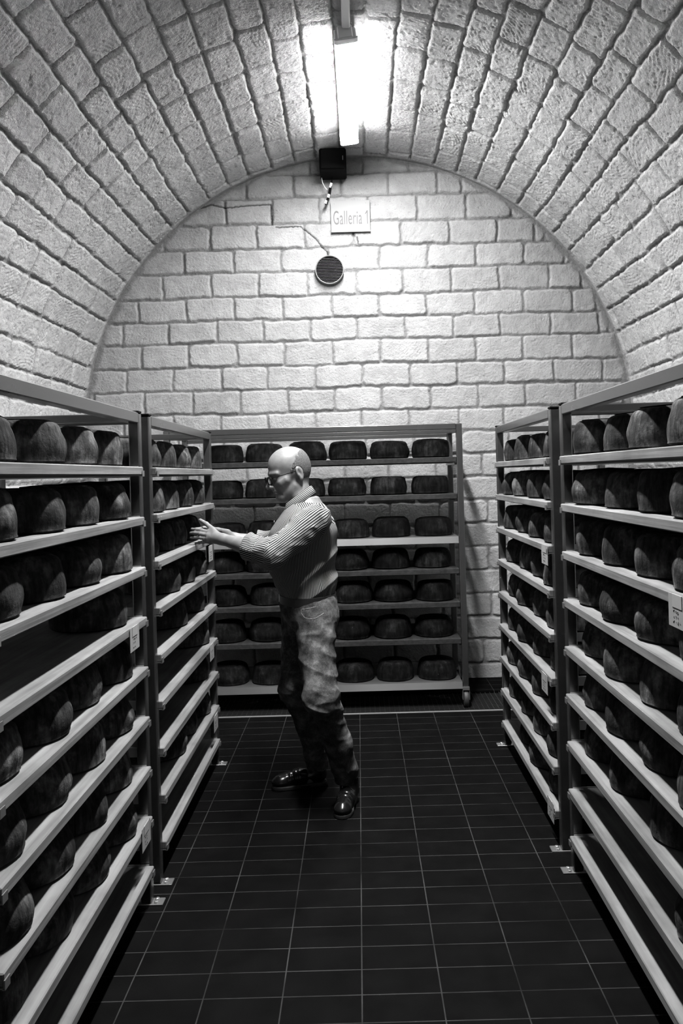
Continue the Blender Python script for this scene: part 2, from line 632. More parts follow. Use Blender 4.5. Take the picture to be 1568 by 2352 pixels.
# joints of the back wall, top course first: heights of the bed joints and positions of the upright joints
BED = [4.1, 3.887, 3.709, 3.515, 3.328, 3.149, 2.961, 2.784, 2.614, 2.425, 2.247, 2.067, 1.894]
UPR = [[0.1, 0.45, -0.3], [-0.802, -0.434, -0.067, 0.292, 0.666, 0.849], [-0.964, -0.603, -0.235, 0.135, 0.509, 0.881, 1.226], [-1.438, -1.091, -0.731, -0.361, 0.012, 0.377, 0.747, 1.117, 1.404, 1.491], [-1.647, -1.291, -0.916, -0.546, -0.179, 0.205, 0.579, 0.949, 1.319, 1.63], [-1.788, -1.459, -1.091, -0.724, -0.345, 0.03, 0.387, 0.757, 1.128, 1.505, 1.745], [-1.877, -1.653, -1.283, -0.919, -0.544, -0.162, 0.192, 0.569, 0.936, 1.303, 1.676, 1.853], [-1.968, -1.775, -1.421, -1.051, -0.698, -0.335, 0.03, 0.391, 0.764, 1.125, 1.505, 1.869, 1.942], [-1.983, -1.63, -1.272, -0.907, -0.537, -0.169, 0.194, 0.563, 0.933, 1.293, 1.667, 2.024], [-2.04, -1.754, -1.394, -1.032, -0.675, -0.31, 0.057, 0.42, 0.778, 1.145, 1.522, 1.892, 2.066], [-1.623, -1.249, -0.887, -0.52, -0.163, 0.202, 0.573, 0.936, 1.3, 1.687], [-1.781, -1.397, -1.04, -0.681, -0.313, 0.039, 0.41, 0.784, 1.125, 1.499]]
CRACKS = [[(-1.165, 3.647), (-1.071, 3.678), (-0.952, 3.648), (-0.784, 3.66), (-0.611, 3.665), (-0.608, 3.515)], [(-0.576, 3.487), (-0.389, 3.492), (-0.278, 3.396), (-0.226, 3.328), (-0.187, 3.287), (-0.182, 3.253)], [(0.042, 3.397), (0.048, 3.347)]]

def build_back_wall():
    rs = np.random.RandomState(5)
    beds = list(BED)
    while beds[-1] > -0.1:
        beds.append(beds[-1] - 0.178)
    rows = np.array(beds[::-1])
    nr = len(rows) - 1
    joints = []
    for k in range(nr):
        top = nr - 1 - k
        if top < len(UPR):
            js = sorted(UPR[top])
        else:
            js = [0.06 + 0.18 * (top % 2)]
        while js[0] > -2.3: js.insert(0, js[0] - 0.36 * (0.92 + 0.16 * rs.rand()))
        while js[-1] < 2.4: js.append(js[-1] + 0.36 * (0.92 + 0.16 * rs.rand()))
        joints.append(np.array(js))
    step = 0.0066
    x = np.arange(CX - RV - 0.05, CX + RV + 0.05, step); z = np.arange(0.0, CZ + RV + 0.03, step)
    Xg, Zg = [a.ravel() for a in np.meshgrid(x, z, indexing='ij')]
    H, M, T = masonry(Xg, Zg, rows, joints, 83, deep=0.017, jw=0.0042, rough=0.8)
    rad = np.hypot(Xg - CX, Zg - CZ)
    inner = np.where(Zg > CZ, RV - rad, RV - np.abs(Xg - CX))
    edge = 1 - sstep(0.02, 0.06, inner + fbm2(Xg / 0.09, Zg / 0.09, 2, 4) * 0.05)
    H = H * (1 - edge) + edge * 0.012
    M = np.maximum(M, edge * 0.75)
    C = np.zeros_like(Xg)
    for line in CRACKS:
        for (x0, z0), (x1, z1) in zip(line[:-1], line[1:]):
            n = max(2, int(math.hypot(x1 - x0, z1 - z0) / 0.02))
            for i in range(n):
                ta, tb = i / n, (i + 1) / n
                ja = (rs.rand(2) - 0.5) * 0.008
                ax, az = x0 + (x1 - x0) * ta + ja[0], z0 + (z1 - z0) * ta + ja[1]
                bx, bz = x0 + (x1 - x0) * tb, z0 + (z1 - z0) * tb
                mk = np.nonzero((Xg > min(ax, bx) - 0.02) & (Xg < max(ax, bx) + 0.02) & (Zg > min(az, bz) - 0.02) & (Zg < max(az, bz) + 0.02))[0]
                px, pz = Xg[mk] - ax, Zg[mk] - az
                dx, dz = bx - ax, bz - az
                t = np.clip((px * dx + pz * dz) / (dx * dx + dz * dz + 1e-9), 0, 1)
                d = np.hypot(px - t * dx, pz - t * dz)
                C[mk] = np.maximum(C[mk], 1 - sstep(0.001, 0.0075, d))
    H -= C * 0.012
    V = np.stack([Xg, YB - H + 0.012, Zg], -1)
    keep = inner > -0.035
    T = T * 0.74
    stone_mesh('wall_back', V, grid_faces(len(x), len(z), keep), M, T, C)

build_vault()
build_side_wall('wall_left', -1)
build_side_wall('wall_right', 1)
build_back_wall()

def build_front_wall():
    y = YFRONT
    mb = MB()
    pts = [(CX - RV - 0.02, 0), (CX + RV + 0.02, 0)] + [(CX + (RV + 0.02) * math.cos(a), CZ + (RV + 0.02) * math.sin(a)) for a in np.linspace(0, PI, 40)]
    n = len(pts)
    mb.add([(p[0], y, p[1]) for p in pts] + [(p[0], y - 0.1, p[1]) for p in pts],
           [tuple(range(n)), tuple(range(2 * n - 1, n - 1, -1))] + [(i, (i + 1) % n, n + (i + 1) % n, n + i) for i in range(n)])
    o = mb.build('wall_front', simple('rear_plaster', 0.5, 0.9))
    o['kind'] = 'structure'
build_front_wall()

# floor with a drain channel across it
GY0, GY1 = 5.245, 5.72
def build_floor():
    mb = MB()
    mb.box(CX - RV - 0.03, CX + RV + 0.03, YFRONT - 0.1, GY0, -0.2, 0.0)
    mb.box(CX - RV - 0.03, CX + RV + 0.03, GY1, YB + 0.06, -0.2, 0.0)
    mb.box(CX - RV - 0.03, CX + RV + 0.03, GY0 - 0.001, GY1 + 0.001, -0.2, -0.12)
    o = mb.build('floor', FLOOR)
    o['kind'] = 'structure'
build_floor()

def build_grate():
    root = empty('floor_grate', (0, GY0, 0))
    props(root, 'metal floor grate set across the tiles in front of the back rack', 'grate')
    W0, W1 = CX - RV + 0.03, CX + RV - 0.03
    d = GY1 - GY0
    fr = MB()
    fr.box(W0, W1, 0.002, 0.022, -0.03, 0.003)
    fr.build('frame', GALV, root)
    g = MB()
    y = 0.05
    while y < d - 0.03:
        g.box(W0, W1, y - 0.002, y + 0.002, -0.028, 0.0)
        y += 0.033
    x = W0 + 0.01
    while x < W1:
        g.box(x - 0.0015, x + 0.0015, 0.022, d - 0.022, -0.02, -0.001)
        x += 0.033
    g.build('grid', STEEL, root)
build_grate()

# ------------------------------------------------------------------ ceiling lamp, box, cable, sign, vent
def build_lamp(y, label, emit, tilt=-7, skirt=0.0):
    root = empty('ceiling_light', (0.0, y, 3.91), math.radians(-0.2))
    root.rotation_euler = (0, math.radians(tilt), math.radians(-0.2))
    props(root, label, 'light', 'tube lights along the vault crown')
    L = 0.64
    MB().box(-0.06, 0.06, -L, L, 0.0, 0.07, 0.006).build('housing', ENAMEL, root)
    # rounded diffuser trough
    prof = [(-0.062, 0.0), (-0.062, -0.0025), (-0.059, -0.007), (-0.045, -0.011), (0.045, -0.011), (0.059, -0.007), (0.062, -0.0025), (0.062, 0.0)]
    if skirt:                                        # added opaque skirts that keep this lamp's light off the vault
        for sx in (-1, 1):
            MB().box(sx * 0.066 - 0.003, sx * 0.066 + 0.003, -L, L, -skirt, 0.02, 0.001).build('light_skirt', LAMPGREY, root)
    n = len(prof)
    ys = [-L + 0.015, L - 0.03, L - 0.012, L]
    sc = [1, 1, 0.93, 0.78]
    vs, fs = [], []
    for yy, k in zip(ys, sc):
        vs += [(x * k, yy, z * k) for x, z in prof]
    for i in range(len(ys) - 1):
        for k in range(n):
            fs.append((i * n + k, i * n + (k + 1) % n, (i + 1) * n + (k + 1) % n, (i + 1) * n + k))
    fs.append(tuple(range(n))[::-1])
    fs.append(tuple((len(ys) - 1) * n + k for k in range(n)))
    MB().add(vs, fs).build('diffuser', emit, root)
    MB().add([(x * 1.02, L + 0.0005, z * 1.1 - (0.016 if z < -0.001 else -0.06)) for x, z in prof] + [(x * 1.02, L + 0.005, z * 1.1 - (0.016 if z < -0.001 else -0.06)) for x, z in prof],
             [tuple(range(n))[::-1], tuple(range(n, 2 * n))] + [(k, (k + 1) % n, n + (k + 1) % n, n + k) for k in range(n)]).build('light_baffle', ENAMEL, root)  # plate added past the diffuser to block light on the upper back wall
    MB().add([(x * 1.04, -L - 0.03, z * 1.04 + 0.001) for x, z in prof] + [(x * 1.04, -L + 0.014, z * 1.04 + 0.001) for x, z in prof],
             [tuple(range(n))[::-1], tuple(range(n, 2 * n))] + [(k, (k + 1) % n, n + (k + 1) % n, n + k) for k in range(n)]).build('end_cap', ENAMEL, root)
    MB().box(-0.04, 0.04, -L - 0.03, -L + 0.02, 0.0, 0.07, 0.006).build('end_cap', ENAMEL, root)
build_lamp(4.915, 'lit fluorescent tube light with white diffuser on the vault crown by the back wall', DIFFUSER)
build_lamp(3.0, 'lit tube light on the vault crown above the aisle between the side racks', DIFFUSER2, 0, 0.05)

def build_conduit():
    mb = MB()
    mb.box(-0.022, 0.022, 3.68, 4.24, 3.955, 3.985, 0.006)
    o = mb.build('cable_duct', ENAMEL)
    props(o, 'thin grey cable duct running along the vault crown to the tube light', 'cable duct')
build_conduit()

def build_box():
    root = empty('junction_box', (-0.125, 5.98, 3.83))
    props(root, 'black box fixed to the wall under the vault crown behind the tube light', 'box')
    MB().box(-0.1, 0.1, -0.1, 0.1, 0.0, 0.17, 0.012).build('housing', BLACK, root)
    MB().box(-0.09, 0.09, -0.115, -0.101, 0.012, 0.158, 0.006).build('cover', BLACK, root)
    sc = MB()
    sc.tube([(0.075, -0.119, 0.07), (0.075, -0.119, 0.10)], 0.003, 6)
    sc.build('catch', LAMPGREY, root)
build_box()

def build_cable():
    root = empty('hanging_cable', (-0.155, 6.02, 3.83))
    props(root, 'short cable with black and white connectors hanging from the black box', 'cable')
    c = MB()
    c.tube([(0.02, 0, 0.0), (0.014, 0.0, -0.045), (0.0, 0.0, -0.10), (-0.02, 0.0, -0.16), (-0.035, 0.0, -0.205)], 0.005, 8)
    c.build('cable', BLACK, root, True)
    w = MB()
    w.tube([(-0.06, 0.0, 0.0), (-0.052, 0.0, -0.04), (-0.035, 0.0, -0.075), (-0.02, 0.005, -0.09)], 0.003, 6)
    w.build('loose_wire', WHITEP, root, True)
    for a, b, m in (((0.013, -0.008, -0.045), (0.002, -0.008, -0.08), WHITEP), ((0.010, -0.006, -0.05), (-0.004, -0.006, -0.13), BLACK),
                    ((-0.008, -0.009, -0.13), (-0.014, -0.009, -0.155), WHITEP), ((-0.014, -0.007, -0.155), (-0.03, -0.007, -0.20), BLACK),
                    ((-0.028, -0.013, -0.178), (-0.036, -0.013, -0.2), WHITEP)):
        MB().tube([a, b], 0.010, 8).build('connector', m, root, True)
build_cable()

def build_sign():
    root = empty('gallery_sign', (-0.005, 6.075, 3.43))
    props(root, 'white rectangular sign reading Galleria 1 in faded letters on the back wall', 'sign')
    MB().box(-0.149, 0.149, -0.006, 0.0, 0.0, 0.24, 0.0015).build('plate', SIGNW, root)
    cu = bpy.data.curves.new('lettering', 'FONT')
    cu.body = 'Galleria 1'
    cu.size = 0.1
    cu.extrude = 0.0004
    cu.space_character = 1.08
    tmp = bpy.data.objects.new('lettering_source', cu)
    COL.objects.link(tmp)
    bpy.context.view_layer.update()
    me = bpy.data.meshes.new_from_object(tmp.evaluated_get(bpy.context.evaluated_depsgraph_get()))
    bpy.data.objects.remove(tmp)
    co = np.zeros(len(me.vertices) * 3, np.float32)
    me.vertices.foreach_get('co', co)
    co = co.reshape(-1, 3)
    x0, x1 = co[:, 0].min(), co[:, 0].max()
    y0, y1 = co[:, 1].min(), co[:, 1].max()
    q = np.empty_like(co)
    q[:, 0] = -0.130 + (co[:, 0] - x0) / (x1 - x0) * 0.262
    q[:, 2] = 0.058 + (co[:, 1] - y0) / (y1 - y0) * 0.105
    q[:, 1] = -0.0064 - co[:, 2]
    me.vertices.foreach_set('co', q.ravel())
    me.materials.clear()
    me.materials.append(FADED)
    me.name = 'lettering'
    link('lettering', me, FADED, root)
    MB().add([(x, y, z) for y in (-0.0068, -0.0062) for x, z in ((0.112, 0.139), (0.1275, 0.163), (0.1275, 0.149), (0.114, 0.131))],
             [(0, 1, 2, 3), (7, 6, 5, 4)] + [(i, (i + 1) % 4, 4 + (i + 1) % 4, 4 + i) for i in range(4)]).build('lettering', FADED, root)
    for dx in (-0.12, 0.12):
        for dz in (0.02, 0.22):
            MB().lathe([(0.004, 0), (0.004, 0.0015), (0.002, 0.0025)], 10).xf(Matrix.Translation((dx, -0.006, dz)) @ Matrix.Rotation(PI / 2, 4, 'X')).build('screw', LAMPGREY, root)
build_sign()

def build_vent():
    root = empty('round_vent', (-0.175, 6.07, 3.143))
    props(root, 'round slatted vent grille in the back wall below the crack', 'vent')
    R = 0.11
    X = Matrix.Rotation(PI / 2, 4, 'X')
    n = 48
    vs, fs = [], []
    prof = [(R * 0.93, 0.0), (R * 0.93, 0.018), (R * 0.97, 0.022), (R * 1.0, 0.016), (R * 1.0, 0.0)]
    for r, z in prof:
        for k in range(n):
            a = 2 * PI * k / n
            vs.append((r * math.cos(a), r * math.sin(a), z))
    m = len(prof)
    for i in range(m):
        for k in range(n):
            j = (i + 1) % m
            fs.append((i * n + k, i * n + (k + 1) % n, j * n + (k + 1) % n, j * n + k))
    MB().add(vs, fs).xf(X).build('ring', LAMPGREY, root, True)
    MB().lathe([(R * 0.94, 0.0), (R * 0.94, 0.003)], n).xf(X).build('backing', BLACK, root)
    sl = MB()
    k = -R * 0.86
    while k < R * 0.88:
        w = math.sqrt(max(0.0, (R * 0.92) ** 2 - k * k))
        sl.add([(-w, -0.004, k), (w, -0.004, k), (w, -0.016, k - 0.0035), (-w, -0.016, k - 0.0035),
                (-w, -0.004, k - 0.002), (w, -0.004, k - 0.002), (w, -0.016, k - 0.0055), (-w, -0.016, k - 0.0055)],
               [(0, 1, 2, 3), (7, 6, 5, 4), (0, 4, 5, 1), (3, 2, 6, 7), (0, 3, 7, 4), (1, 5, 6, 2)])
        k += 0.0115
    sl.build('slats', VENTDARK, root)
build_vent()

# ------------------------------------------------------------------ racks along the aisle
SHELF_Z = [1.63 - 0.185 * i for i in range(9)]
RL, RD = 1.32, 0.62                                  # length along the aisle, depth
HL, HD = RL / 2, RD / 2

def rack_meshes():
    d = {}
    t = 0.04
    d['post'] = MB().box(-t / 2, t / 2, -t / 2, t / 2, 0.0, 1.825, 0.004).mesh('post')
    d['post_cap'] = MB().box(-t / 2 - 0.001, t / 2 + 0.001, -t / 2 - 0.001, t / 2 + 0.001, 1.8255, 1.834, 0.002).mesh('post_cap')
    d['top_rail'] = MB().box(-0.02, 0.02, -HL + t + 0.0005, HL - t - 0.0005, 1.787, 1.827, 0.003).mesh('top_rail')
    d['end_rail'] = MB().box(-HD + t + 0.0005, HD - t - 0.0005, -0.015, 0.015, 1.795, 1.825, 0.003).mesh('end_rail')
    d['shelf'] = MB().box(-HD + 0.005, HD + 0.014, -HL + t + 0.004, HL - t - 0.004, -0.030, 0.0, 0.003).mesh('shelf')
    b = MB()
    b.box(-HD, HD + 0.012, -0.016, 0.016, -0.0335, -0.0305)
    b.box(-HD, HD - 0.004, 0.013, 0.016, -0.0305, 0.004)
    b.box(HD + 0.0145, HD + 0.0175, -0.010, 0.016, -0.0335, -0.014)
    b.box(HD + 0.010, HD + 0.0175, -0.010, 0.016, -0.0355, -0.0335)
    d['shelf_bracket'] = b.mesh('shelf_bracket')
    f = MB()
    f.box(-0.03, 0.062, -0.025, 0.025, 0.0, 0.005, 0.0015)
    f.lathe([(0.008, 0.005), (0.008, 0.010), (0.005, 0.012)], 6, (0.035, -0.01, 0))
    f.lathe([(0.008, 0.005), (0.008, 0.010), (0.005, 0.012)], 6, (0.035, 0.012, 0))
    d['foot_plate'] = f.mesh('foot_plate')
    return d
RM = rack_meshes()

def build_rack(x, y, rz, label):
    root = empty('cheese_rack', (x, y, 0), rz)
    props(root, label, 'rack', 'steel racks with wooden shelves along the aisle')
    t = 0.04
    def put(name, mesh, loc, m, rot=0.0):
        o = link(name, mesh, m, root)
        o.location = loc
        o.rotation_euler = (0, 0, rot)
        return o
    for sx in (-1, 1):
        for sy in (-1, 1):
            px, py = sx * (HD - t / 2), sy * (HL - t / 2)
            put('post', RM['post'], (px, py, 0.006), STEEL)
            put('post_cap', RM['post_cap'], (px, py, 0.006), BLACK)
            put('foot_plate', RM['foot_plate'], (px, py, 0), BRIGHT, 0 if sx > 0 else PI)
        put('top_rail', RM['top_rail'], (sx * (HD - 0.02), 0, 0.006), STEEL)
    for sy in (-1, 1):
        put('end_rail', RM['end_rail'], (0, sy * (HL - t / 2), 0.006), STEEL)
    for z in SHELF_Z:
        s = put('shelf', RM['shelf'], (0, 0, z), WOOD)
        s['label'] = 'pale wooden shelf board'
        for sy in (-1, 1):
            o = put('shelf_bracket', RM['shelf_bracket'], (0, sy * (HL - t - 0.018), z), BRIGHT, 0)
            if sy < 0:
                o.scale = (1, -1, 1)
    return root

XL, XR = -0.81, 0.80                                 # aisle planes of the post faces
Y_LN, Y_LF, Y_RN, Y_RF = 2.34, 3.765, 2.49, 3.95     # centres along the aisle
build_rack(XL - HD, Y_LN, 0, 'tall steel rack of wooden cheese shelves on the left of the aisle, nearest the camera')
build_rack(XL - HD, Y_LF, 0, 'tall steel rack the man reaches into, left of the aisle')
build_rack(XR + HD, Y_RN, PI, 'tall steel rack of wooden cheese shelves on the right of the aisle, nearest the camera')
build_rack(XR + HD, Y_RF, PI, 'farther steel rack on the right side of the aisle, beside the back rack')

# the wheeled rack across the back
BX0, BX1, BY0, BY1 = -1.30, 0.705, 5.34, 5.94
B_SH = [(1.682, 'wood'), (1.436, 'wood'), (1.148, 'tray'), (0.932, 'wood'), (0.708, 'wood'), (0.462, 'wood'), (0.172, 'tray')]
def build_back_rack():
    cx, cy = (BX0 + BX1) / 2, (BY0 + BY1) / 2
    root = empty('back_rack', (cx, cy, 0))
    props(root, 'wide wheeled steel rack of cheese standing across the back wall behind the man', 'rack')
    w, d = (BX1 - BX0) / 2, (BY1 - BY0) / 2
    t = 0.04
    pm = MB().box(-t / 2, t / 2, -t / 2, t / 2, 0.135, 1.905, 0.004).mesh('post')
    cm = MB()
    cm.box(-0.022, 0.022, -0.035, 0.035, 0.115, 0.1345)
    cm.box(-0.024, -0.02, -0.03, 0.03, 0.05, 0.115)
    cm.box(0.02, 0.024, -0.03, 0.03, 0.05, 0.115)
    cmm = cm.mesh('caster')
    wh = MB().lathe([(0.030, -0.016), (0.050, -0.016), (0.055, -0.010), (0.055, 0.010), (0.050, 0.016), (0.030, 0.016)], 24).xf(Matrix.Translation((0, 0, 0.0555)) @ Matrix.Rotation(PI / 2, 4, 'Y')).mesh('wheel', True)
    for sx in (-1, 1):
        for sy in (-1, 1):
            loc = (sx * (w - t / 2), sy * (d - t / 2), 0)
            o = link('post', pm, STEEL, root); o.location = loc
            c = link('caster', cmm, BRIGHT, root); c.location = (loc[0], loc[1], 0.0035)
            q = link('wheel', wh, RUBBER, c)
        MB().box(sx * (w - t / 2) - 0.018, sx * (w - t / 2) + 0.018, -d + t + 0.001, d - t - 0.001, 1.86, 1.9, 0.003).build('end_rail', STEEL, root)
    for sy in (-1, 1):
        a, b = sorted((sy * d, sy * (d - 0.04)))
        MB().box(-w + t + 0.001, w - t - 0.001, a, b, 1.868, 1.906, 0.003).build('top_rail', STEEL, root)
        MB().box(-w + t + 0.001, w - t - 0.001, a, b, 1.842, 1.866, 0.002).build('lower_rail', STEEL, root)
    for z, k in B_SH:
        if k == 'wood':
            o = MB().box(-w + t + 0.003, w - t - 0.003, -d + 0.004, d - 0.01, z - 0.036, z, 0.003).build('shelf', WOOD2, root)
            o['label'] = 'wooden shelf board darkened as if in shade'
            for sx in (-1, 1):
                xx = sx * (w - t / 2)
                MB().box(xx - 0.016 - (0.016 if sx > 0 else -0.016) , xx + 0.016 - (0.016 if sx > 0 else -0.016), -d + t + 0.002, d - t - 0.002, z - 0.052, z - 0.037).build('shelf_support', STEEL, root)
        else:
            tr = MB()
            tr.box(-w + t + 0.003, w - t - 0.003, -d, d - 0.01, z - 0.004, z)
            k = 0.2
            x0, x1 = -w + t + 0.003, w - t - 0.003
            hh = 0.044
            tr.add([(x0, -d, z), (x1, -d, z), (x1, -d - k * hh, z - hh), (x0, -d - k * hh, z - hh),
                    (x0, -d + 0.002, z - 0.003), (x1, -d + 0.002, z - 0.003), (x1, -d + 0.002 - k * hh, z - hh), (x0, -d + 0.002 - k * hh, z - hh)],
                   [(0, 1, 2, 3), (7, 6, 5, 4), (0, 4, 5, 1), (3, 2, 6, 7), (0, 3, 7, 4), (1, 5, 6, 2)])
            o = tr.build('tray', BRIGHT, root)
            o['label'] = 'bright sheet metal tray shelf'
build_back_rack()

# ------------------------------------------------------------------ cheese wheels
def cheese_mesh(seed, m_rind=None):
    rs = np.random.RandomState(seed)
    h = 0.117 + 0.012 * rs.rand()
    R = 0.132 + 0.004 * rs.rand()
    e = 0.024 + 0.014 * rs.rand()
    eb = 0.012
    dome = 0.003 + 0.005 * rs.rand()
    bul = 0.004 + 0.006 * rs.rand()
    prof = [(0.0, 0.0), (R * 0.6, 0.0), (R - eb * 1.6, 0.0), (R - eb * 0.8, 0.002), (R - eb * 0.25, 0.007)]
    for i in range(8):
        t = i / 7
        prof.append((R - 0.004 + bul * math.sin(PI * t) - 0.007 * t, eb + (h - e - eb) * t))
    for i in range(1, 6):
        a = PI / 2 * i / 5
        prof.append((R - 0.011 - e + e * math.cos(a), h - e + e * math.sin(a)))
    for k in (0.72, 0.45, 0.2):
        prof.append((R * k, h + dome * (1 - k * k * 1.2)))
    n = 44
    pr = np.array(prof[1:])
    a = np.linspace(0, 2 * PI, n, endpoint=False)
    P = np.stack([pr[:, 0, None] * np.cos(a), pr[:, 0, None] * np.sin(a), pr[:, 1, None] + 0 * a], -1).reshape(-1, 3)
    lift = np.clip(P[:, 2] / 0.02, 0, 1)
    nrm = P * np.array([1, 1, 0]); ln = np.linalg.norm(nrm, axis=1)[:, None] + 1e-6
    P2 = P + nrm / ln * ((vn3(P, 11, seed) * 0.012 + vn3(P, 30, seed + 3) * 0.005)[:, None] * np.clip(ln / R, 0, 1) ** 3)
    P2[:, 2] += lift * (vn3(P, 9, seed + 9) * 0.008)
    m = len(pr)
    mb = MB()
    fs = []
    for i in range(m - 1):
        for k in range(n):
            fs.append((i * n + k, i * n + (k + 1) % n, (i + 1) * n + (k + 1) % n, (i + 1) * n + k))
    top = len(P2)
    vs = [tuple(p) for p in P2] + [(0, 0, h + dome)]
    fs += [((m - 1) * n + k, (m - 1) * n + (k + 1) % n, top) for k in range(n)]
    fs.append(tuple(range(n))[::-1])
    mb.add(vs, fs)
    me = mb.mesh('cheese_round', True)
    me.materials.append(m_rind or RIND)
    return me
CHM = [cheese_mesh(s) for s in range(1, 9)]
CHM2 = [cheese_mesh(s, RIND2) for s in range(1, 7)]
crs = random.Random(4)
ORD = ['top', 'second', 'third', 'fourth', 'fifth', 'sixth', 'seventh', 'eighth', 'ninth']

def cheese(x, y, z, label, group, pool=None):
    o = bpy.data.objects.new('cheese_round', crs.choice(pool or CHM))
    COL.objects.link(o)
    o.location = (x, y, z + 0.0015)
    o.rotation_euler = (0, 0, crs.random() * 2 * PI)
    s = crs.uniform(0.965, 1.02)
    o.scale = (s, s, crs.uniform(0.95, 1.03))
    props(o, label, 'cheese', group)
    return o

NTH = ['nearest the aisle end', '', '', '']
def rack_cheeses(ys_by_shelf, side, rackname, group, back=()):
    for i, ys in sorted(ys_by_shelf.items()):
        xs = (XL - 0.136) if side < 0 else (XR + 0.136)
        ys = sorted(ys)
        n = len(ys)
        for k, y in enumerate(ys):
            if n == 1:
                lab = 'dark cheese wheel alone at the front of the %s shelf of the %s' % (ORD[i], rackname)
            else:
                lab = 'dark cheese wheel, %s from the near end, %s shelf of the %s' % (['first', 'second', 'third', 'fourth', 'fifth'][k], ORD[i], rackname)
            cheese(xs + side * (crs.uniform(-0.008, 0.012) if (i != 2 or rackname != 'left far rack') else 0.032), y, SHELF_Z[i], lab, group)
        if i in back:
            for k, y in enumerate(back[i]):
                lab = 'dark cheese wheel in the wall-side row, %s along, %s shelf, %s' % (['first', 'second', 'third', 'fourth'][k], ORD[i], rackname)
                cheese(xs + side * 0.30, y, SHELF_Z[i], lab, group)

LN = {0: [1.872, 2.175, 2.478, 2.781], 1: [1.872, 2.175, 2.478, 2.781], 2: [1.889, 2.192, 2.495, 2.798], 3: [2.776], 4: [1.872, 2.175, 2.478, 2.781], 5: [1.872, 2.175, 2.478, 2.785], 6: [1.872, 2.175, 2.478, 2.781], 7: [1.892, 2.195, 2.498, 2.801]}
RN = {0: [2.022, 2.325, 2.628, 2.931], 1: [2.022, 2.325, 2.628, 2.958], 2: [2.022, 2.325, 2.628, 2.95], 3: [2.022, 2.325, 2.628, 2.951], 4: [2.022, 2.325, 2.628, 2.943], 5: [2.022, 2.325, 2.628, 2.931], 6: [2.279, 2.636, 2.941], 7: [2.092]}
LF = {0: [3.301, 3.604, 3.907, 4.21], 1: [3.297, 3.6, 3.903, 4.206], 2: [3.311, 3.614, 3.917, 4.22], 3: [3.6, 3.93, 4.233], 4: [3.764, 4.186], 5: [4.233], 6: [4.233], 7: [3.627, 3.93, 4.233]}
RF = {0: [3.482, 3.785, 4.088, 4.391], 1: [3.482, 3.785, 4.115, 4.418], 2: [3.482, 3.785, 4.088, 4.391], 3: [3.482, 3.785, 4.088, 4.418], 4: [3.482, 3.785, 4.088, 4.391], 5: [3.482, 3.785, 4.088, 4.391], 6: [3.482, 3.785, 4.088, 4.391], 7: [3.482, 3.785, 4.088, 4.391], 8: [3.544, 3.879, 4.196]}
rack_cheeses(LN, -1, 'left near rack', 'cheese wheels on the left near rack', {0: [1.88, 2.19, 2.50, 2.805]})
rack_cheeses(LF, -1, 'left far rack', 'cheese wheels on the left far rack', {0: [3.30, 3.61, 3.92, 4.23]})
rack_cheeses(RN, 1, 'right near rack', 'cheese wheels on the right near rack', {0: [2.03, 2.34, 2.65, 2.955]})
rack_cheeses(RF, 1, 'right far rack', 'cheese wheels on the right far rack', {0: [3.49, 3.80, 4.11, 4.415]})
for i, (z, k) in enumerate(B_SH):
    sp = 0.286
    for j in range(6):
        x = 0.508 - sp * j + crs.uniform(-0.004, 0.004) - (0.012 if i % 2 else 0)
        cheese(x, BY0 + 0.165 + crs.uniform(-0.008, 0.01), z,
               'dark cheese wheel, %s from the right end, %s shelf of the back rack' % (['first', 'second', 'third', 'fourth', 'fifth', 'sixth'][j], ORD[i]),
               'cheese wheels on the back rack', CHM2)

# ------------------------------------------------------------------ paper tags on the shelf fronts
def build_tag(x, y, ztop, side, label, seed):
    rs = random.Random(seed)
    root = empty('shelf_tag', (x, y, ztop - 0.085), 0 if side < 0 else PI)
    props(root, label, 'tag', 'paper tags on the shelf fronts')
    # local +x faces the aisle
    MB().box(0.0, 0.0012, -0.056, 0.056, 0.0, 0.083, 0.0003).build('card', PAPER, root)
    MB().box(-0.0005, 0.0025, -0.03, 0.03, 0.05, 0.084, 0.0005).build('clip', LAMPGREY, root)
    ink = MB()
    for row in range(3):
        z = 0.040 - row * 0.013
        for k in range(3 + rs.randint(0, 1)):
            yy = -0.02 + k * 0.012 + rs.uniform(-0.002, 0.002)
            pts = [(0.0014, yy + rs.uniform(-0.004, 0.004), z + rs.uniform(-0.004, 0.004)) for _ in range(4)]
            ink.tube(pts, 0.0010, 4)
    ink.build('handwriting', INK, root)

TAGS = [(-0.794, 2.776, 1.075, -1, 'paper tag clipped to the fourth shelf at the far end of the left near rack'), (-0.794, 2.856, 0.352, -1, 'paper tag in shadow on the eighth shelf of the left near rack'), (-0.794, 4.231, 1.227, -1, "small bright paper tag below the shelf where the man's hand reaches"), (-0.794, 4.193, 0.712, -1, 'dim paper tag on the sixth shelf of the rack the man reaches into'), (-0.794, 4.249, 0.323, -1, 'dim paper tag on the eighth shelf of the rack the man reaches into'), (0.784, 3.386, 1.262, 1, 'bright printed paper tag on the third shelf of the right far rack'), (0.784, 3.451, 0.7, 1, 'printed paper tag with a shiny clip on the sixth shelf of the right far rack'), (0.784, 3.4, 0.173, 1, 'dim paper tag on the lowest shelf of the right far rack'), (0.784, 1.977, 1.261, 1, 'large paper tag on the third shelf of the right near rack')]
for k, (x, y, zt, side, lab) in enumerate(TAGS):
    build_tag(x, y, zt, side, lab, 50 + k)

# ------------------------------------------------------------------ the man: distance fields turned into meshes
def A(*p): return np.array(p, np.float32)

def cap(P, a, b, r0, r1):
    a = A(*a); b = A(*b)
    ab = b - a
    t = np.clip(((P - a) @ ab) / float(ab @ ab), 0, 1)
    return np.linalg.norm(P - a - t[:, None] * ab, axis=1) - (r0 + (r1 - r0) * t)

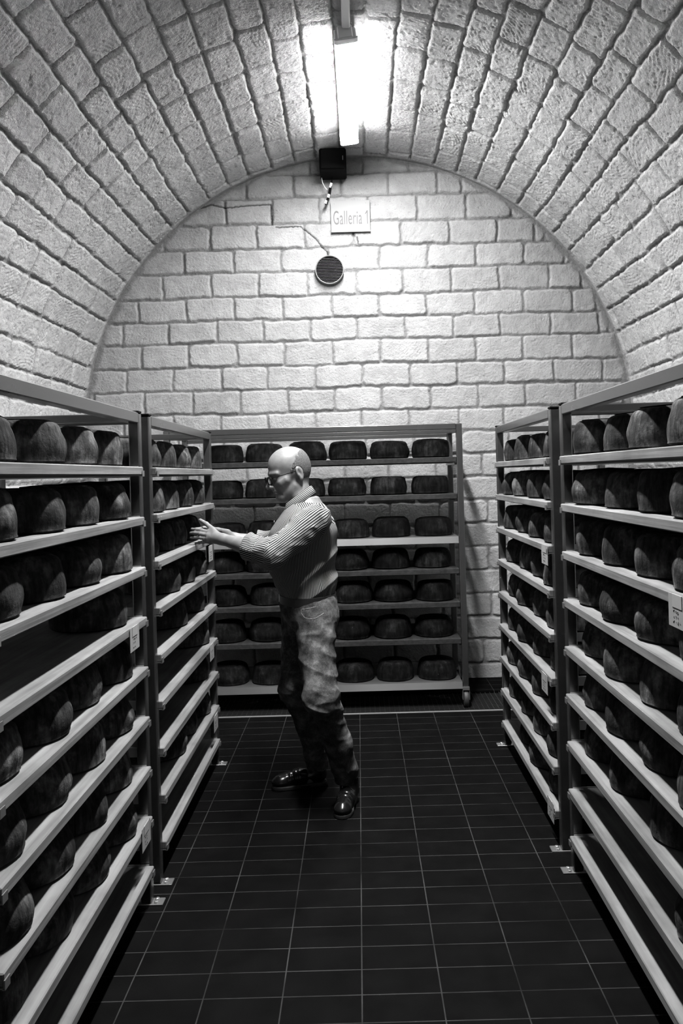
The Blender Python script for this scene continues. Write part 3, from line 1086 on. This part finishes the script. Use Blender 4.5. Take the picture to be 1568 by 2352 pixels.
def chain(P, pts, rs, k=0.01):
    d = None
    for i in range(len(pts) - 1):
        e = cap(P, pts[i], pts[i + 1], rs[i], rs[i + 1])
        d = e if d is None else smin(d, e, k)
    return d

def ell(P, c, r):
    q = (P - A(*c)) / A(*r)
    n = np.linalg.norm(q, axis=1)
    m = np.linalg.norm(q / A(*r), axis=1) + 1e-6
    return np.where(n < 0.05, -min(r), n * (n - 1.0) / m)

def smin(a, b, k):
    h = np.clip(0.5 + 0.5 * (b - a) / k, 0, 1)
    return b * (1 - h) + a * h - k * h * (1 - h)

def smax(a, b, k):
    return -smin(-a, -b, k)

def sections(P, secs):
    """body of elliptical cross sections: rows of z, x centre, half x, y centre, half y"""
    s = np.array(secs, np.float32)
    s = s[np.argsort(s[:, 0])]
    z = np.clip(P[:, 2], s[0, 0], s[-1, 0])
    zz = np.linspace(s[0, 0], s[-1, 0], 160)
    ker = np.hanning(27); ker /= ker.sum()
    def ip(c):
        t = np.convolve(np.pad(np.interp(zz, s[:, 0], s[:, c]), 13, mode='edge'), ker, 'valid')
        return np.interp(z, zz, t)
    cx, hx, cy, hy = ip(1), ip(2), ip(3), ip(4)
    q = np.sqrt(((P[:, 0] - cx) / hx) ** 2 + ((P[:, 1] - cy) / hy) ** 2) + 1e-6
    gx = (P[:, 0] - cx) / hx ** 2; gy = (P[:, 1] - cy) / hy ** 2
    g = np.sqrt(gx * gx + gy * gy) / q + 1e-6
    d = np.clip((q - 1) / g, -0.2, 1.0)
    dz = np.maximum(s[0, 0] - P[:, 2], P[:, 2] - s[-1, 0])
    return np.where(dz > 0, np.hypot(np.maximum(d, 0), dz), np.maximum(d, dz))

def sdf_mesh(fn, lo, hi, h, B=6):
    """surface nets over the blocks that hold the surface"""
    lo = np.array(lo, float)
    nb = np.ceil((np.array(hi, float) - lo) / (h * B)).astype(int)
    n = nb * B
    cc = np.stack(np.meshgrid(*[(np.arange(k) + 0.5) * B * h for k in nb], indexing='ij'), -1).reshape(-1, 3) + lo
    dc = fn(cc.astype(np.float32))
    act = np.abs(dc) < 0.87 * B * h * 1.5 + 0.012
    V = np.repeat(np.repeat(np.repeat(np.where(dc > 0, 1.0, -1.0).astype(np.float32).reshape(nb), B, 0), B, 1), B, 2)
    ids = np.stack(np.unravel_index(np.nonzero(act)[0], nb), -1)
    off = np.stack(np.meshgrid(*[np.arange(B)] * 3, indexing='ij'), -1).reshape(-1, 3)
    for s in range(0, len(ids), 3000):
        gi = (ids[s:s + 3000, None, :] * B + off[None]).reshape(-1, 3)
        V[gi[:, 0], gi[:, 1], gi[:, 2]] = fn(((gi + 0.5) * h + lo).astype(np.float32))
    ins = V < 0
    ca = None
    m = (slice(0, -1), slice(1, None))
    tot = np.zeros(np.array(V.shape) - 1, np.int8)
    for a in (0, 1):
        for b in (0, 1):
            for c in (0, 1):
                tot += ins[m[a], m[b], m[c]]
    cells = np.nonzero((tot > 0) & (tot < 8))
    C = np.stack(cells, -1)
    idx = np.full(tot.shape, -1, np.int64)
    idx[cells] = np.arange(len(C))
    acc = np.zeros((len(C), 3)); cnt = np.zeros(len(C))
    corners = [(a, b, c) for a in (0, 1) for b in (0, 1) for c in (0, 1)]
    val = {k: V[C[:, 0] + k[0], C[:, 1] + k[1], C[:, 2] + k[2]] for k in corners}
    for k in corners:
        for ax in range(3):
            if k[ax]:
                continue
            k2 = tuple(1 if i == ax else k[i] for i in range(3))
            va, vb = val[k], val[k2]
            cr = (va < 0) != (vb < 0)
            t = np.where(cr, va / np.where(cr, va - vb, 1), 0)
            p = np.tile(np.array(k, float), (len(C), 1))
            p[:, ax] += t
            acc[cr] += p[cr]
            cnt[cr] += 1
    Vt = (C + acc / cnt[:, None] + 0.5) * h + lo
    quads = []
    for ax in range(3):
        u, w = [(1, 2), (2, 0), (0, 1)][ax]
        s0 = [slice(None)] * 3; s1 = [slice(None)] * 3
        s0[ax] = slice(0, -1); s1[ax] = slice(1, None)
        ch = ins[tuple(s0)] != ins[tuple(s1)]
        E = np.stack(np.nonzero(ch), -1)
        E = E[(E[:, u] > 0) & (E[:, w] > 0) & (E[:, u] < V.shape[u] - 1) & (E[:, w] < V.shape[w] - 1)]
        sgn = ins[E[:, 0], E[:, 1], E[:, 2]]
        q = []
        for du, dw in ((-1, -1), (0, -1), (0, 0), (-1, 0)):
            e = E.copy(); e[:, u] += du; e[:, w] += dw
            q.append(idx[e[:, 0], e[:, 1], e[:, 2]])
        q = np.stack(q, -1)
        q[~sgn] = q[~sgn][:, ::-1]
        quads.append(q)
    Q = np.concatenate(quads)
    Q = Q[(Q >= 0).all(1)]
    return Vt, Q

PB = A(-0.24, 3.93, 0.0)                                # where the man stands

def person_part(name, fn, lo, hi, h, m, parent, stripe=None):
    Vt, Q = sdf_mesh(fn, lo, hi, h)
    me = np_mesh(name, Vt - PB, Q)
    if stripe is not None:
        at = me.attributes.new('stripe', 'FLOAT', 'POINT')
        at.data.foreach_set('value', stripe(Vt.astype(np.float32)).astype(np.float32))
    return link(name, me, m, parent)

# head frame: forward, left, up
HT, HP = math.radians(20), math.radians(13)
HO = A(-0.338, 3.92, 1.592)
_f0 = np.array([-math.cos(HT), -math.sin(HT), 0.0])
_l = np.array([math.sin(HT), -math.cos(HT), 0.0])
_f = _f0 * math.cos(HP) - np.array([0, 0, 1.0]) * math.sin(HP)
_u = np.cross(_f, _l); 
HM = np.stack([_f, _l, _u]).astype(np.float32)
def to_head(P): return (P - HO) @ HM.T
def from_head(p): return tuple((np.array(p, float) @ HM.astype(float)) + HO)

def head_sdf(P):
    q = to_head(P)
    s = q * A(1, 1, 1); s[:, 1] = np.abs(q[:, 1])
    d = ell(q, (-0.008, 0, 0.046), (0.104, 0.080, 0.088))
    d = smin(d, ell(q, (-0.030, 0, 0.015), (0.080, 0.076, 0.080)), 0.02)
    d = smin(d, ell(q, (0.034, 0, -0.030), (0.062, 0.062, 0.078)), 0.03)
    d = smin(d, cap(s, (0.000, 0.054, -0.060), (0.062, 0.020, -0.102), 0.018, 0.018), 0.025)
    d = smin(d, cap(s, (0.070, 0.0, -0.098), (0.072, 0.010, -0.098), 0.020, 0.019), 0.02)
    d = smin(d, cap(s, (0.092, 0.012, 0.022), (0.072, 0.050, 0.020), 0.011, 0.010), 0.012)     # brow
    d = smin(d, cap(s, (0.060, 0.048, -0.030), (0.040, 0.062, -0.022), 0.018, 0.014), 0.02)    # cheekbone
    d = smax(d, -ell(s, (0.104, 0.032, -0.004), (0.022, 0.020, 0.013)), 0.012)                 # eye socket
    d = smin(d, ell(s, (0.078, 0.031, -0.003), (0.0135, 0.013, 0.0125)), 0.002)
    d = smin(d, cap(s, (0.074, 0.020, 0.0075), (0.070, 0.044, 0.003), 0.006, 0.005), 0.006)    # lid
    d = smin(d, chain(s, [(0.094, 0, 0.010), (0.108, 0, -0.016), (0.119, 0, -0.036)], [0.008, 0.0095, 0.0125], 0.006), 0.010)
    d = smin(d, cap(s, (0.104, 0.010, -0.041), (0.100, 0.015, -0.042), 0.008, 0.006), 0.006)   # nostril wing
    d = smin(d, cap(s, (0.092, 0.0, -0.050), (0.090, 0.006, -0.056), 0.010, 0.010), 0.012)
    d = smin(d, chain(s, [(0.098, 0, -0.0625), (0.093, 0.014, -0.064), (0.082, 0.025, -0.068)], [0.0055, 0.005, 0.003], 0.004), 0.005)
    d = smin(d, chain(s, [(0.096, 0, -0.0745), (0.091, 0.013, -0.074), (0.081, 0.023, -0.070)], [0.006, 0.0055, 0.003], 0.004), 0.005)
    d = smax(d, -cap(s, (0.104, 0, -0.0685), (0.084, 0.024, -0.069), 0.0018, 0.0015), 0.003)
    # folds of the cheek and the throat
    d = smax(d, -chain(s, [(0.094, 0.021, -0.044), (0.083, 0.034, -0.066), (0.070, 0.036, -0.088)], [0.002, 0.003, 0.002], 0.004), 0.008)
    # ears
    e = q.copy(); e[:, 1] = np.abs(q[:, 1])
    c, sn = math.cos(0.3), math.sin(0.3)
    er = e - A(-0.030, 0.078, -0.006)
    er2 = np.stack([er[:, 0] * c + er[:, 1] * sn, -er[:, 0] * sn + er[:, 1] * c, er[:, 2]], -1)
    er2 = er2 + A(0, 0, 0)
    er3 = np.stack([er2[:, 0] * 0.97 - er2[:, 2] * 0.24, er2[:, 1], er2[:, 0] * 0.24 + er2[:, 2] * 0.97], -1)
    ear = ell(er3, (0, 0.004, 0.004), (0.0185, 0.0085, 0.033))
    ear = smin(ear, ell(er3, (0.006, 0.003, -0.024), (0.010, 0.007, 0.012)), 0.006)
    ear = smax(ear, -ell(er3, (0.002, 0.013, 0.004), (0.0115, 0.008, 0.022)), 0.004)
    ear = smin(ear, ell(er3, (0.012, 0.005, -0.004), (0.006, 0.005, 0.008)), 0.004)
    ear = smin(ear, chain(er3, [(-0.004, 0.006, 0.016), (-0.007, 0.006, 0.0), (0.0, 0.006, -0.012)], [0.003, 0.003, 0.003], 0.003), 0.004)
    d = smin(d, ear, 0.006)
    return d

# joints, measured on the floor plan: the left side is the one towards the camera
SHL, ELL, WRL = (-0.205, 3.750, 1.368), (-0.405, 3.625, 1.232), (-0.648, 3.762, 1.292)
SHR, ELR, WRR = (-0.232, 4.085, 1.365), (-0.445, 4.150, 1.222), (-0.655, 4.085, 1.285)
HIPL, KNL, CFL, ANL = (-0.232, 3.835, 0.930), (-0.198, 3.690, 0.560), (-0.128, 3.785, 0.305), (-0.092, 3.865, 0.085)
HIPR, KNR, CFR, ANR = (-0.300, 4.010, 0.930), (-0.338, 3.975, 0.520), (-0.275, 4.035, 0.300), (-0.245, 4.075, 0.085)

FING_L = [   # knuckle, two joints, tip, base radius
    [(-0.722, 3.830, 1.322), (-0.762, 3.853, 1.330), (-0.792, 3.873, 1.334), (-0.818, 3.890, 1.336), 0.0092],
    [(-0.727, 3.818, 1.308), (-0.769, 3.846, 1.315), (-0.799, 3.869, 1.318), (-0.825, 3.889, 1.317), 0.0094],
    [(-0.724, 3.810, 1.292), (-0.765, 3.840, 1.296), (-0.796, 3.865, 1.296), (-0.823, 3.887, 1.293), 0.0090],
    [(-0.716, 3.806, 1.277), (-0.751, 3.832, 1.276), (-0.777, 3.854, 1.271), (-0.799, 3.873, 1.266), 0.0078]]
THUMB_L = [(-0.672, 3.785, 1.306), (-0.708, 3.835, 1.336), (-0.742, 3.868, 1.360), (-0.776, 3.888, 1.379)]
def mirror_hand(p):
    """the right hand is the left one mirrored in the plane between the hands"""
    return (p[0] - 0.008, 7.890 - p[1], p[2] - 0.006)
def mk(p): return mirror_hand(p)

def hand_sdf(P, F, T, W, EL):
    kn = [np.array(f[0]) for f in F]
    w = np.array(W)
    d = None
    for f, k in zip(F, kn):
        dirn = (k - w)
        base = w + dirn * 0.30
        e = cap(P, base, k, 0.0150, f[4] + 0.0022)
        d = e if d is None else smin(d, e, 0.012)
    mid = (kn[0] + kn[3]) / 2
    d = smin(d, cap(P, w + (mid - w) * 0.35, w + (mid - w) * 0.85, 0.017, 0.015), 0.012)
    d = smin(d, cap(P, w, w + (mid - w) * 0.4, 0.0235, 0.020), 0.02)
    for f in F:
        r = f[4]
        e = chain(P, f[:4], [r + 0.0006, r * 0.97, r * 0.88, r * 0.74], 0.003)
        for j in (1, 2):
            e = smin(e, np.linalg.norm(P - A(*f[j]), axis=1) - r * 1.0, 0.004)
        d = smin(d, e, 0.0045)
        k = A(*f[0])
        d = smin(d, np.linalg.norm(P - k, axis=1) - r * 1.12, 0.006)
    e = chain(P, T, [0.017, 0.0125, 0.0105, 0.0078], 0.005)
    d = smin(d, e, 0.012)
    fa = np.array(EL)
    d = smin(d, chain(P, [W, tuple(w + (fa - w) * 0.45), EL], [0.0255, 0.037, 0.044], 0.01), 0.02)
    return d

FING_R = [[mk(p) for p in f[:4]] + [f[4]] for f in FING_L]
THUMB_R = [(a, b, c - k) for (a, b, c), k in zip([mk(p) for p in THUMB_L], (0.0, 0.014, 0.026, 0.038))]
WRR = mk((WRL[0], WRL[1], WRL[2] - 0.016))

TORSO = [(1.015, -0.268, 0.118, 3.915, 0.165), (1.10, -0.285, 0.135, 3.915, 0.165), (1.20, -0.290, 0.142, 3.915, 0.165),
         (1.31, -0.280, 0.142, 3.915, 0.175), (1.39, -0.258, 0.115, 3.915, 0.160), (1.44, -0.250, 0.075, 3.915, 0.105), (1.475, -0.25, 0.05, 3.915, 0.06)]

def body_sdf(P):
    d = head_sdf(P)
    nb = from_head((-0.030, 0, -0.050))
    d = smin(d, chain(P, [nb, (-0.298, 3.918, 1.500), (-0.265, 3.918, 1.420)], [0.056, 0.054, 0.062], 0.02), 0.02)
    d = smin(d, sections(P, TORSO), 0.04)
    for SH, EL, W, F, T in ((SHL, ELL, WRL, FING_L, THUMB_L), (SHR, ELR, WRR, FING_R, THUMB_R)):
        d = smin(d, cap(P, SH, EL, 0.056, 0.045), 0.03)
        d = smin(d, hand_sdf(P, F, T, W, EL), 0.012)
    d = smin(d, ell(P, (-0.258, 3.92, 0.955), (0.118, 0.162, 0.115)), 0.04)
    for H, K, C, N in ((HIPL, KNL, CFL, ANL), (HIPR, KNR, CFR, ANR)):
        d = smin(d, chain(P, [H, K, C, N], [0.082, 0.054, 0.052, 0.038], 0.03), 0.04)
    # feet
    d = smin(d, cap(P, (ANL[0], ANL[1], 0.05), (-0.118, 3.720, 0.035), 0.036, 0.028), 0.02)
    d = smin(d, cap(P, (ANR[0], ANR[1], 0.05), (-0.400, 4.040, 0.035), 0.036, 0.028), 0.02)
    return d

def folds(P, scale, seed, amp):
    n = vn3(P, scale, seed)
    return -amp * (1 - np.abs(n) * 4).clip(-1, 1)

SHIRT_SEC = [(0.998, -0.262, 0.124, 3.915, 0.168), (1.02, -0.263, 0.130, 3.915, 0.172), (1.06, -0.270, 0.147, 3.915, 0.184), (1.12, -0.282, 0.161, 3.915, 0.186),
             (1.20, -0.284, 0.168, 3.915, 0.188), (1.31, -0.278, 0.168, 3.915, 0.192), (1.37, -0.268, 0.138, 3.915, 0.180), (1.41, -0.262, 0.110, 3.915, 0.150), (1.44, -0.260, 0.088, 3.915, 0.105), (1.465, -0.268, 0.060, 3.915, 0.065)]

def torso_cloth(P):
    d = sections(P, SHIRT_SEC)
    d = smin(d, cap(P, (-0.222, 3.80, 1.378), (-0.240, 4.03, 1.378), 0.062, 0.062), 0.03)
    Q = P.copy()
    low = sstep(1.32, 1.05, P[:, 2])
    # slanting drag folds from the back of the waist up to the arm, gathers above the belt
    R = np.stack([P[:, 0] * 0.78 + P[:, 2] * 0.62, P[:, 1] * 0.5, -P[:, 0] * 0.62 + P[:, 2] * 0.78], -1)
    d = d + folds(R, (5.0, 4.0, 14.0), 3, 0.011) * (0.35 + 0.65 * low)
    d = d + folds(P, (30.0, 26.0, 5.0), 9, 0.005) * sstep(1.12, 1.04, P[:, 2])
    return smax(d, -cap(P, (-0.290, 3.918, 1.40), (-0.345, 3.918, 1.56), 0.050, 0.060), 0.004)

def torso_stripe(V):
    a = np.arctan2((V[:, 1] - 3.915) / 0.19, (V[:, 0] + 0.28) / 0.16)
    s = a * 0.175 + (V[:, 2] - 1.2) * 0.05
    yoke = (V[:, 2] + 0.55 * (V[:, 0] + 0.20)) > 1.385
    return np.where(yoke, (V[:, 0] * 0.80 + V[:, 2] * 0.62) * 1.0, s)

def sleeve_fn(SH, EL, W, seed, cut):
    e = np.array(EL); w = np.array(W); s = np.array(SH)
    c = e + (w - e) * cut
    ax = (w - e) / np.linalg.norm(w - e)
    ua = (e - s) / np.linalg.norm(e - s)
    def fn(P):
        d = chain(P, [SH, EL, tuple(c + ax * 0.05)], [0.070, 0.057, 0.046], 0.03)
        t = (P - A(*c)) @ ax.astype(np.float32)
        d = d - 0.006 * sstep(-0.075, -0.062, t)                       # turned-back cuff
        # folds ring the elbow and run along the upper arm
        along = (P - A(*s)) @ ua.astype(np.float32)
        R = np.stack([along * 1.0 + P[:, 2] * 0.5, P[:, 1] * 0.35, P[:, 2] * 0.6 - P[:, 0] * 0.3], -1)
        d = d + folds(R, (17.0, 9.0, 15.0), seed, 0.012)
        d = d + folds(P, (26, 22, 26), seed + 4, 0.003)
        d = smax(d, t, 0.004)
        d = smax(d, -(cap(P, EL, tuple(c + ax * 0.1), 0.047, 0.037)) - 10 * (t < -0.05), 0.002)
        return d
    def stripe(V):
        P = V.astype(np.float32)
        out = np.zeros(len(P), np.float32)
        te = (P - A(*e)) @ ax.astype(np.float32)
        for a0, dirn, sel in ((e, ax, te > -0.01), (s, ua, te <= -0.01)):
            q = P - A(*a0)
            q = q - (q @ dirn.astype(np.float32))[:, None] * A(*dirn)
            k = np.cross(dirn, [0, 0, 1.0]); k /= np.linalg.norm(k)
            k2 = np.cross(dirn, k)
            out[sel] = (np.arctan2(q @ k2.astype(np.float32), q @ k.astype(np.float32)) * 0.058)[sel]
        tc = (P - A(*c)) @ ax.astype(np.float32)
        cuff = tc > -0.072
        out[cuff] = (out * 0.9 + tc * 0.45)[cuff]
        return out
    return fn, stripe

def jeans_fn(P):
    d = ell(P, (-0.262, 3.92, 0.955), (0.134, 0.180, 0.135))
    d = smin(d, ell(P, (-0.192, 3.845, 0.900), (0.072, 0.082, 0.085)), 0.04)
    d = smin(d, ell(P, (-0.206, 3.995, 0.900), (0.072, 0.082, 0.085)), 0.04)
    for k, (H, K, C, N) in enumerate(((HIPL, KNL, CFL, ANL), (HIPR, KNR, CFR, ANR))):
        e = chain(P, [H, K, C, N], [0.099, 0.073, 0.062, 0.054], 0.03)
        d = smin(d, e, 0.035)
    # creases: across the seat and thigh, behind the knee, piled above the shoe
    R = np.stack([P[:, 0] * 0.9 - P[:, 2] * 0.35, P[:, 1] * 0.5, P[:, 2] + P[:, 0] * 0.45], -1)
    d = d + folds(R, (7, 6, 13), 21, 0.0065) * (0.35 + 0.65 * sstep(0.42, 0.55, P[:, 2]))
    d = d + folds(P, (20, 18, 24), 25, 0.003)
    kn = np.exp(-((P[:, 2] - 0.50) / 0.07) ** 2) + np.exp(-((P[:, 2] - 0.16) / 0.05) ** 2)
    d = d + folds(R, (9, 8, 24), 27, 0.007) * kn
    d = smax(d, P[:, 2] - 1.005, 0.004)
    hem = np.where(P[:, 1] + (P[:, 0] + 0.17) * 0.3 < 3.95, 0.095, 0.085)
    return smax(d, hem - P[:, 2], 0.004)

def shoe_fn(heel, toe, W=0.040):
    h = np.array([heel[0], heel[1], 0.0]); t = np.array([toe[0], toe[1], 0.0])
    L = np.linalg.norm(t - h); f = (t - h) / L
    l = np.array([-f[1], f[0], 0])
    def loc(P):
        q = P - A(*h)
        return np.stack([q @ f.astype(np.float32), q @ l.astype(np.float32), q[:, 2]], -1)
    def upper(P):
        q = loc(P)
        d = chain(q, [(0.040, 0, 0.052), (L * 0.5, 0, 0.048), (L - 0.045, 0, 0.036)], [0.036, 0.040, 0.036], 0.02)
        d = smin(d, cap(q, (0.045, 0, 0.06), (0.050, 0, 0.125), 0.040, 0.044), 0.03)
        d = smin(d, ell(q, (L - 0.048, 0, 0.034), (0.052, 0.043, 0.028)), 0.01)
        d = d + 0.0018 * np.sin(q[:, 0] * 260) * np.exp(-((q[:, 0] - L * 0.62) / 0.03) ** 2)
        return smax(smax(d, 0.017 - q[:, 2], 0.004), q[:, 2] - 0.125, 0.004)
    def sole(P):
        q = loc(P)
        tt = np.clip(q[:, 0] / L, 0, 1)
        wd = np.interp(tt, [0, 0.12, 0.3, 0.5, 0.7, 0.88, 1], [0.026, 0.036, 0.036, 0.037, 0.046, 0.041, 0.022])
        d = np.abs(q[:, 1]) - wd
        d = smax(d, np.maximum(-q[:, 0] - 0.002, q[:, 0] - L - 0.002), 0.02)
        arch = np.where((tt > 0.32) & (tt < 0.5), 0.010, 0.001)
        return smax(smax(d, q[:, 2] - 0.0195, 0.003), arch - q[:, 2], 0.002)
    return upper, sole

def build_person():
    Vt, Q = sdf_mesh(body_sdf, (-0.92, 3.52, 0.0), (0.06, 4.30, 1.76), 0.0034)
    me = np_mesh('person', Vt - PB, Q)
    person = link('person', me, SKIN)
    person.location = PB.tolist()
    props(person, 'bald man in glasses, striped shirt and jeans reaching both hands to a cheese shelf', 'person')
    # shirt
    shirt = person_part('shirt', torso_cloth, (-0.52, 3.66, 0.97), (-0.04, 4.18, 1.50), 0.0036, SHIRT, person, torso_stripe)
    for SH, EL, W, sd, cut in ((SHL, ELL, WRL, 31, 0.47), (SHR, ELR, WRR, 37, 0.47)):
        fn, st = sleeve_fn(SH, EL, W, sd, cut)
        lo = np.minimum.reduce([np.array(SH), np.array(EL), np.array(W)]) - 0.11
        hi = np.maximum.reduce([np.array(SH), np.array(EL), np.array(W)]) + 0.11
        person_part('sleeve', fn, lo, hi, 0.0034, SHIRT, shirt, st)
    # collar: a stand that slopes from the nape to the open front, with its leaf turned down
    n = 56
    ang = np.linspace(math.radians(-142), math.radians(142), n)
    rings = []
    for (cx, cz, rx, ry, tilt, lift) in ((-0.300, 1.452, 0.062, 0.062, 0.74, 0.0), (-0.302, 1.486, 0.064, 0.065, 0.70, 0.0), (-0.300, 1.482, 0.070, 0.071, 0.70, 0.0), (-0.296, 1.440, 0.088, 0.094, 0.66, 0.0)):
        x = cx + rx * np.cos(ang) * 1.0
        y = 3.918 + ry * np.sin(ang)
        z = cz + tilt * (x - cx)
        rings.append(np.stack([x, y, z], -1))
    inner = [r.copy() for r in rings]
    out = []
    for r in rings: out.append(r)
    thick = []
    for r in rings[::-1]:
        c = np.array([-0.297, 3.918, 0]); k = (r - c) * np.array([1, 1, 0]); k /= np.linalg.norm(k, axis=1)[:, None]
        thick.append(r - k * 0.004 - np.array([0, 0, 0.004]))
    allr = out + thick
    V = np.concatenate(allr)
    F = []
    m = len(allr)
    for i in range(m):
        j = (i + 1) % m
        for k in range(n - 1):
            F.append((i * n + k, i * n + k + 1, j * n + k + 1, j * n + k))
    me = np_mesh('collar', V - PB, np.array(F))
    at = me.attributes.new('stripe', 'FLOAT', 'POINT')
    s = np.concatenate([np.full(n, (0.0, 0.034, 0.041, 0.084)[i if i < len(rings) else m - 1 - i] + 0.001) for i in range(m)])
    at.data.foreach_set('value', s.astype(np.float32))
    link('collar', me, SHIRT, shirt)
    for k in range(5):
        z = 1.36 - k * 0.075
        x = float(np.interp(z, [q[0] for q in SHIRT_SEC], [q[1] - q[2] for q in SHIRT_SEC])) - 0.004
        MB().lathe([(0.005, 0), (0.005, 0.002), (0.003, 0.003)], 12).xf(Matrix.Translation((x - PB[0], 3.915 - PB[1], z)) @ Matrix.Rotation(-PI / 2, 4, 'Y')).build('button', WHITEP, shirt)
    # jeans, belt
    jeans = person_part('jeans', jeans_fn, (-0.45, 3.54, 0.07), (0.02, 4.22, 1.02), 0.0038, DENIM, person)
    bl = MB()
    nb = 64
    vs, fs = [], []
    for (k, z) in ((1.0, 0.964), (1.04, 0.966), (1.04, 1.004), (1.0, 1.006), (0.9, 1.004), (0.9, 0.968)):
        for i in range(nb):
            a = 2 * PI * i / nb
            vs.append((-0.262 + 0.1335 * k * math.cos(a) - PB[0], 3.917 + 0.180 * k * math.sin(a) - PB[1], z))
    for i in range(6):
        for k in range(nb):
            j = (i + 1) % 6
            fs.append((i * nb + k, i * nb + (k + 1) % nb, j * nb + (k + 1) % nb, j * nb + k))
    belt = bl.add(vs, fs).build('belt', BELT, person, True)
    MB().box(-0.142, -0.136, -0.022, 0.022, -0.02, 0.02, 0.002).xf(Matrix.Translation((-0.262 - PB[0], 3.917 - PB[1], 0.987))).build('buckle', BRIGHT, belt)
    # pocket edges stitched on the near hip, projected on to the cloth
    def on_jeans(x, z, y0=3.56):
        ys = np.linspace(y0, 3.95, 240).astype(np.float32)
        P = np.stack([np.full_like(ys, x), ys, np.full_like(ys, z)], -1)
        d = jeans_fn(P)
        k = np.nonzero(d < 0)[0]
        return (x - PB[0], float(ys[k[0]]) - PB[1] - 0.0005 if len(k) else 3.8 - PB[1], z)
    def stitch(name, poly):
        pts = []
        for (x0, z0), (x1, z1) in zip(poly[:-1], poly[1:]):
            for i in range(6):
                pts.append(on_jeans(x0 + (x1 - x0) * i / 6, z0 + (z1 - z0) * i / 6))
        pts.append(on_jeans(*poly[-1]))
        MB().tube(pts, 0.0013, 5).build(name, THREAD, jeans, True)
    stitch('pocket_stitching', [(-0.284, 0.955), (-0.281, 0.935), (-0.268, 0.918), (-0.245, 0.911), (-0.215, 0.915), (-0.190, 0.928), (-0.178, 0.935)])
    stitch('pocket_stitching', [(-0.284, 0.955), (-0.250, 0.960), (-0.215, 0.966)])
    # shoes
    for heel, toe in (((-0.072, 3.895), (-0.122, 3.650)), ((-0.205, 4.088), (-0.476, 4.030))):
        up, so = shoe_fn(heel, toe)
        lo = (min(heel[0], toe[0]) - 0.07, min(heel[1], toe[1]) - 0.07, 0.0)
        hi = (max(heel[0], toe[0]) + 0.07, max(heel[1], toe[1]) + 0.07, 0.16)
        sh = person_part('shoe', up, lo, hi, 0.0032, SHOE, person)
        person_part('sole', so, lo, hi, 0.003, SOLE, sh)
    # cropped hair round the back and sides
    def hair_fn(P):
        q = to_head(P)
        d = head_sdf(P) - 0.0022 + vn3(P, 260, 5) * 0.0014
        ay = np.abs(q[:, 1])
        # limit: behind the temples, under the crown, above the nape, clear of the ears
        edge = q[:, 0] - 0.006 + 0.9 * np.clip(q[:, 2] - 0.03, 0, 1) + 0.8 * np.clip(0.012 - q[:, 2], 0, 1) + vn3(P, 90, 8) * 0.02 + vn3(P, 420, 18) * 0.035
        top = q[:, 2] - 0.098 + 0.35 * np.clip(q[:, 0] + 0.06, -0.1, 0.2) + vn3(P, 60, 12) * 0.02 + vn3(P, 420, 28) * 0.04
        bot = -0.058 - q[:, 2]
        earc = -ell(np.stack([q[:, 0], ay, q[:, 2]], -1), (-0.026, 0.085, -0.008), (0.028, 0.03, 0.040))
        fr = 0.0 * ay + (q[:, 0] - 0.02)
        return smax(smax(smax(d, edge, 0.002), smax(top, bot, 0.002), 0.002), earc, 0.002)
    o = HO
    person_part('hair', hair_fn, (o[0] - 0.15, o[1] - 0.15, o[2] - 0.12), (o[0] + 0.18, o[1] + 0.16, o[2] + 0.16), 0.0028, HAIR, person)
    # glasses
    def hp(p): return tuple(np.array(from_head(p)) - PB)
    gl = MB()
    rim = []
    for s in (-1, 1):
        loop = []
        for i in range(28):
            a = 2 * PI * i / 28
            cx, cz = math.cos(a), math.sin(a)
            ex = math.copysign(abs(cx) ** 0.62, cx) * 0.0255
            ez = math.copysign(abs(cz) ** 0.62, cz) * 0.0180
            loop.append(hp((0.117 - 0.12 * abs(s * 0.034 + ex) , s * 0.0345 + ex, -0.008 + ez)))
        rim.append(loop)
        gl.tube(loop, 0.0026, 8, closed=True)
        gl.tube([hp((0.106, s * 0.060, 0.004)), hp((0.098, s * 0.070, 0.006)), hp((0.055, s * 0.0815, 0.007)), hp((-0.005, s * 0.0835, 0.010)), hp((-0.034, s * 0.0835, 0.010)), hp((-0.048, s * 0.080, -0.008))], 0.0019, 6)
    gl.tube([hp((0.116, -0.010, -0.002)), hp((0.1185, 0.0, 0.001)), hp((0.116, 0.010, -0.002))], 0.0018, 6)
    glasses = gl.build('glasses', BLACK, person, True)
    for loop in rim:
        c = np.mean(np.array(loop), 0)
        k = len(loop)
        off = np.array(_f) * 0.0006
        MB().add([tuple(np.array(p) + off) for p in loop] + [tuple(np.array(p) - off) for p in loop],
                 [tuple(range(k)), tuple(range(2 * k - 1, k - 1, -1))] + [(i, (i + 1) % k, k + (i + 1) % k, k + i) for i in range(k)]).build('lens', GLASS, glasses)
    # ring on the near hand
    f = FING_L[2]
    a, b = np.array(f[0]), np.array(f[1])
    c = a + (b - a) * 0.42
    t = (b - a) / np.linalg.norm(b - a)
    u = np.cross(t, [0, 0, 1]); u /= np.linalg.norm(u)
    w = np.cross(t, u)
    MB().tube([tuple(c - PB + 0.0094 * (math.cos(x) * u + math.sin(x) * w)) for x in np.linspace(0, 2 * PI, 24, endpoint=False)], 0.0016, 6, closed=True).build('ring', BRIGHT, person, True)
build_person()
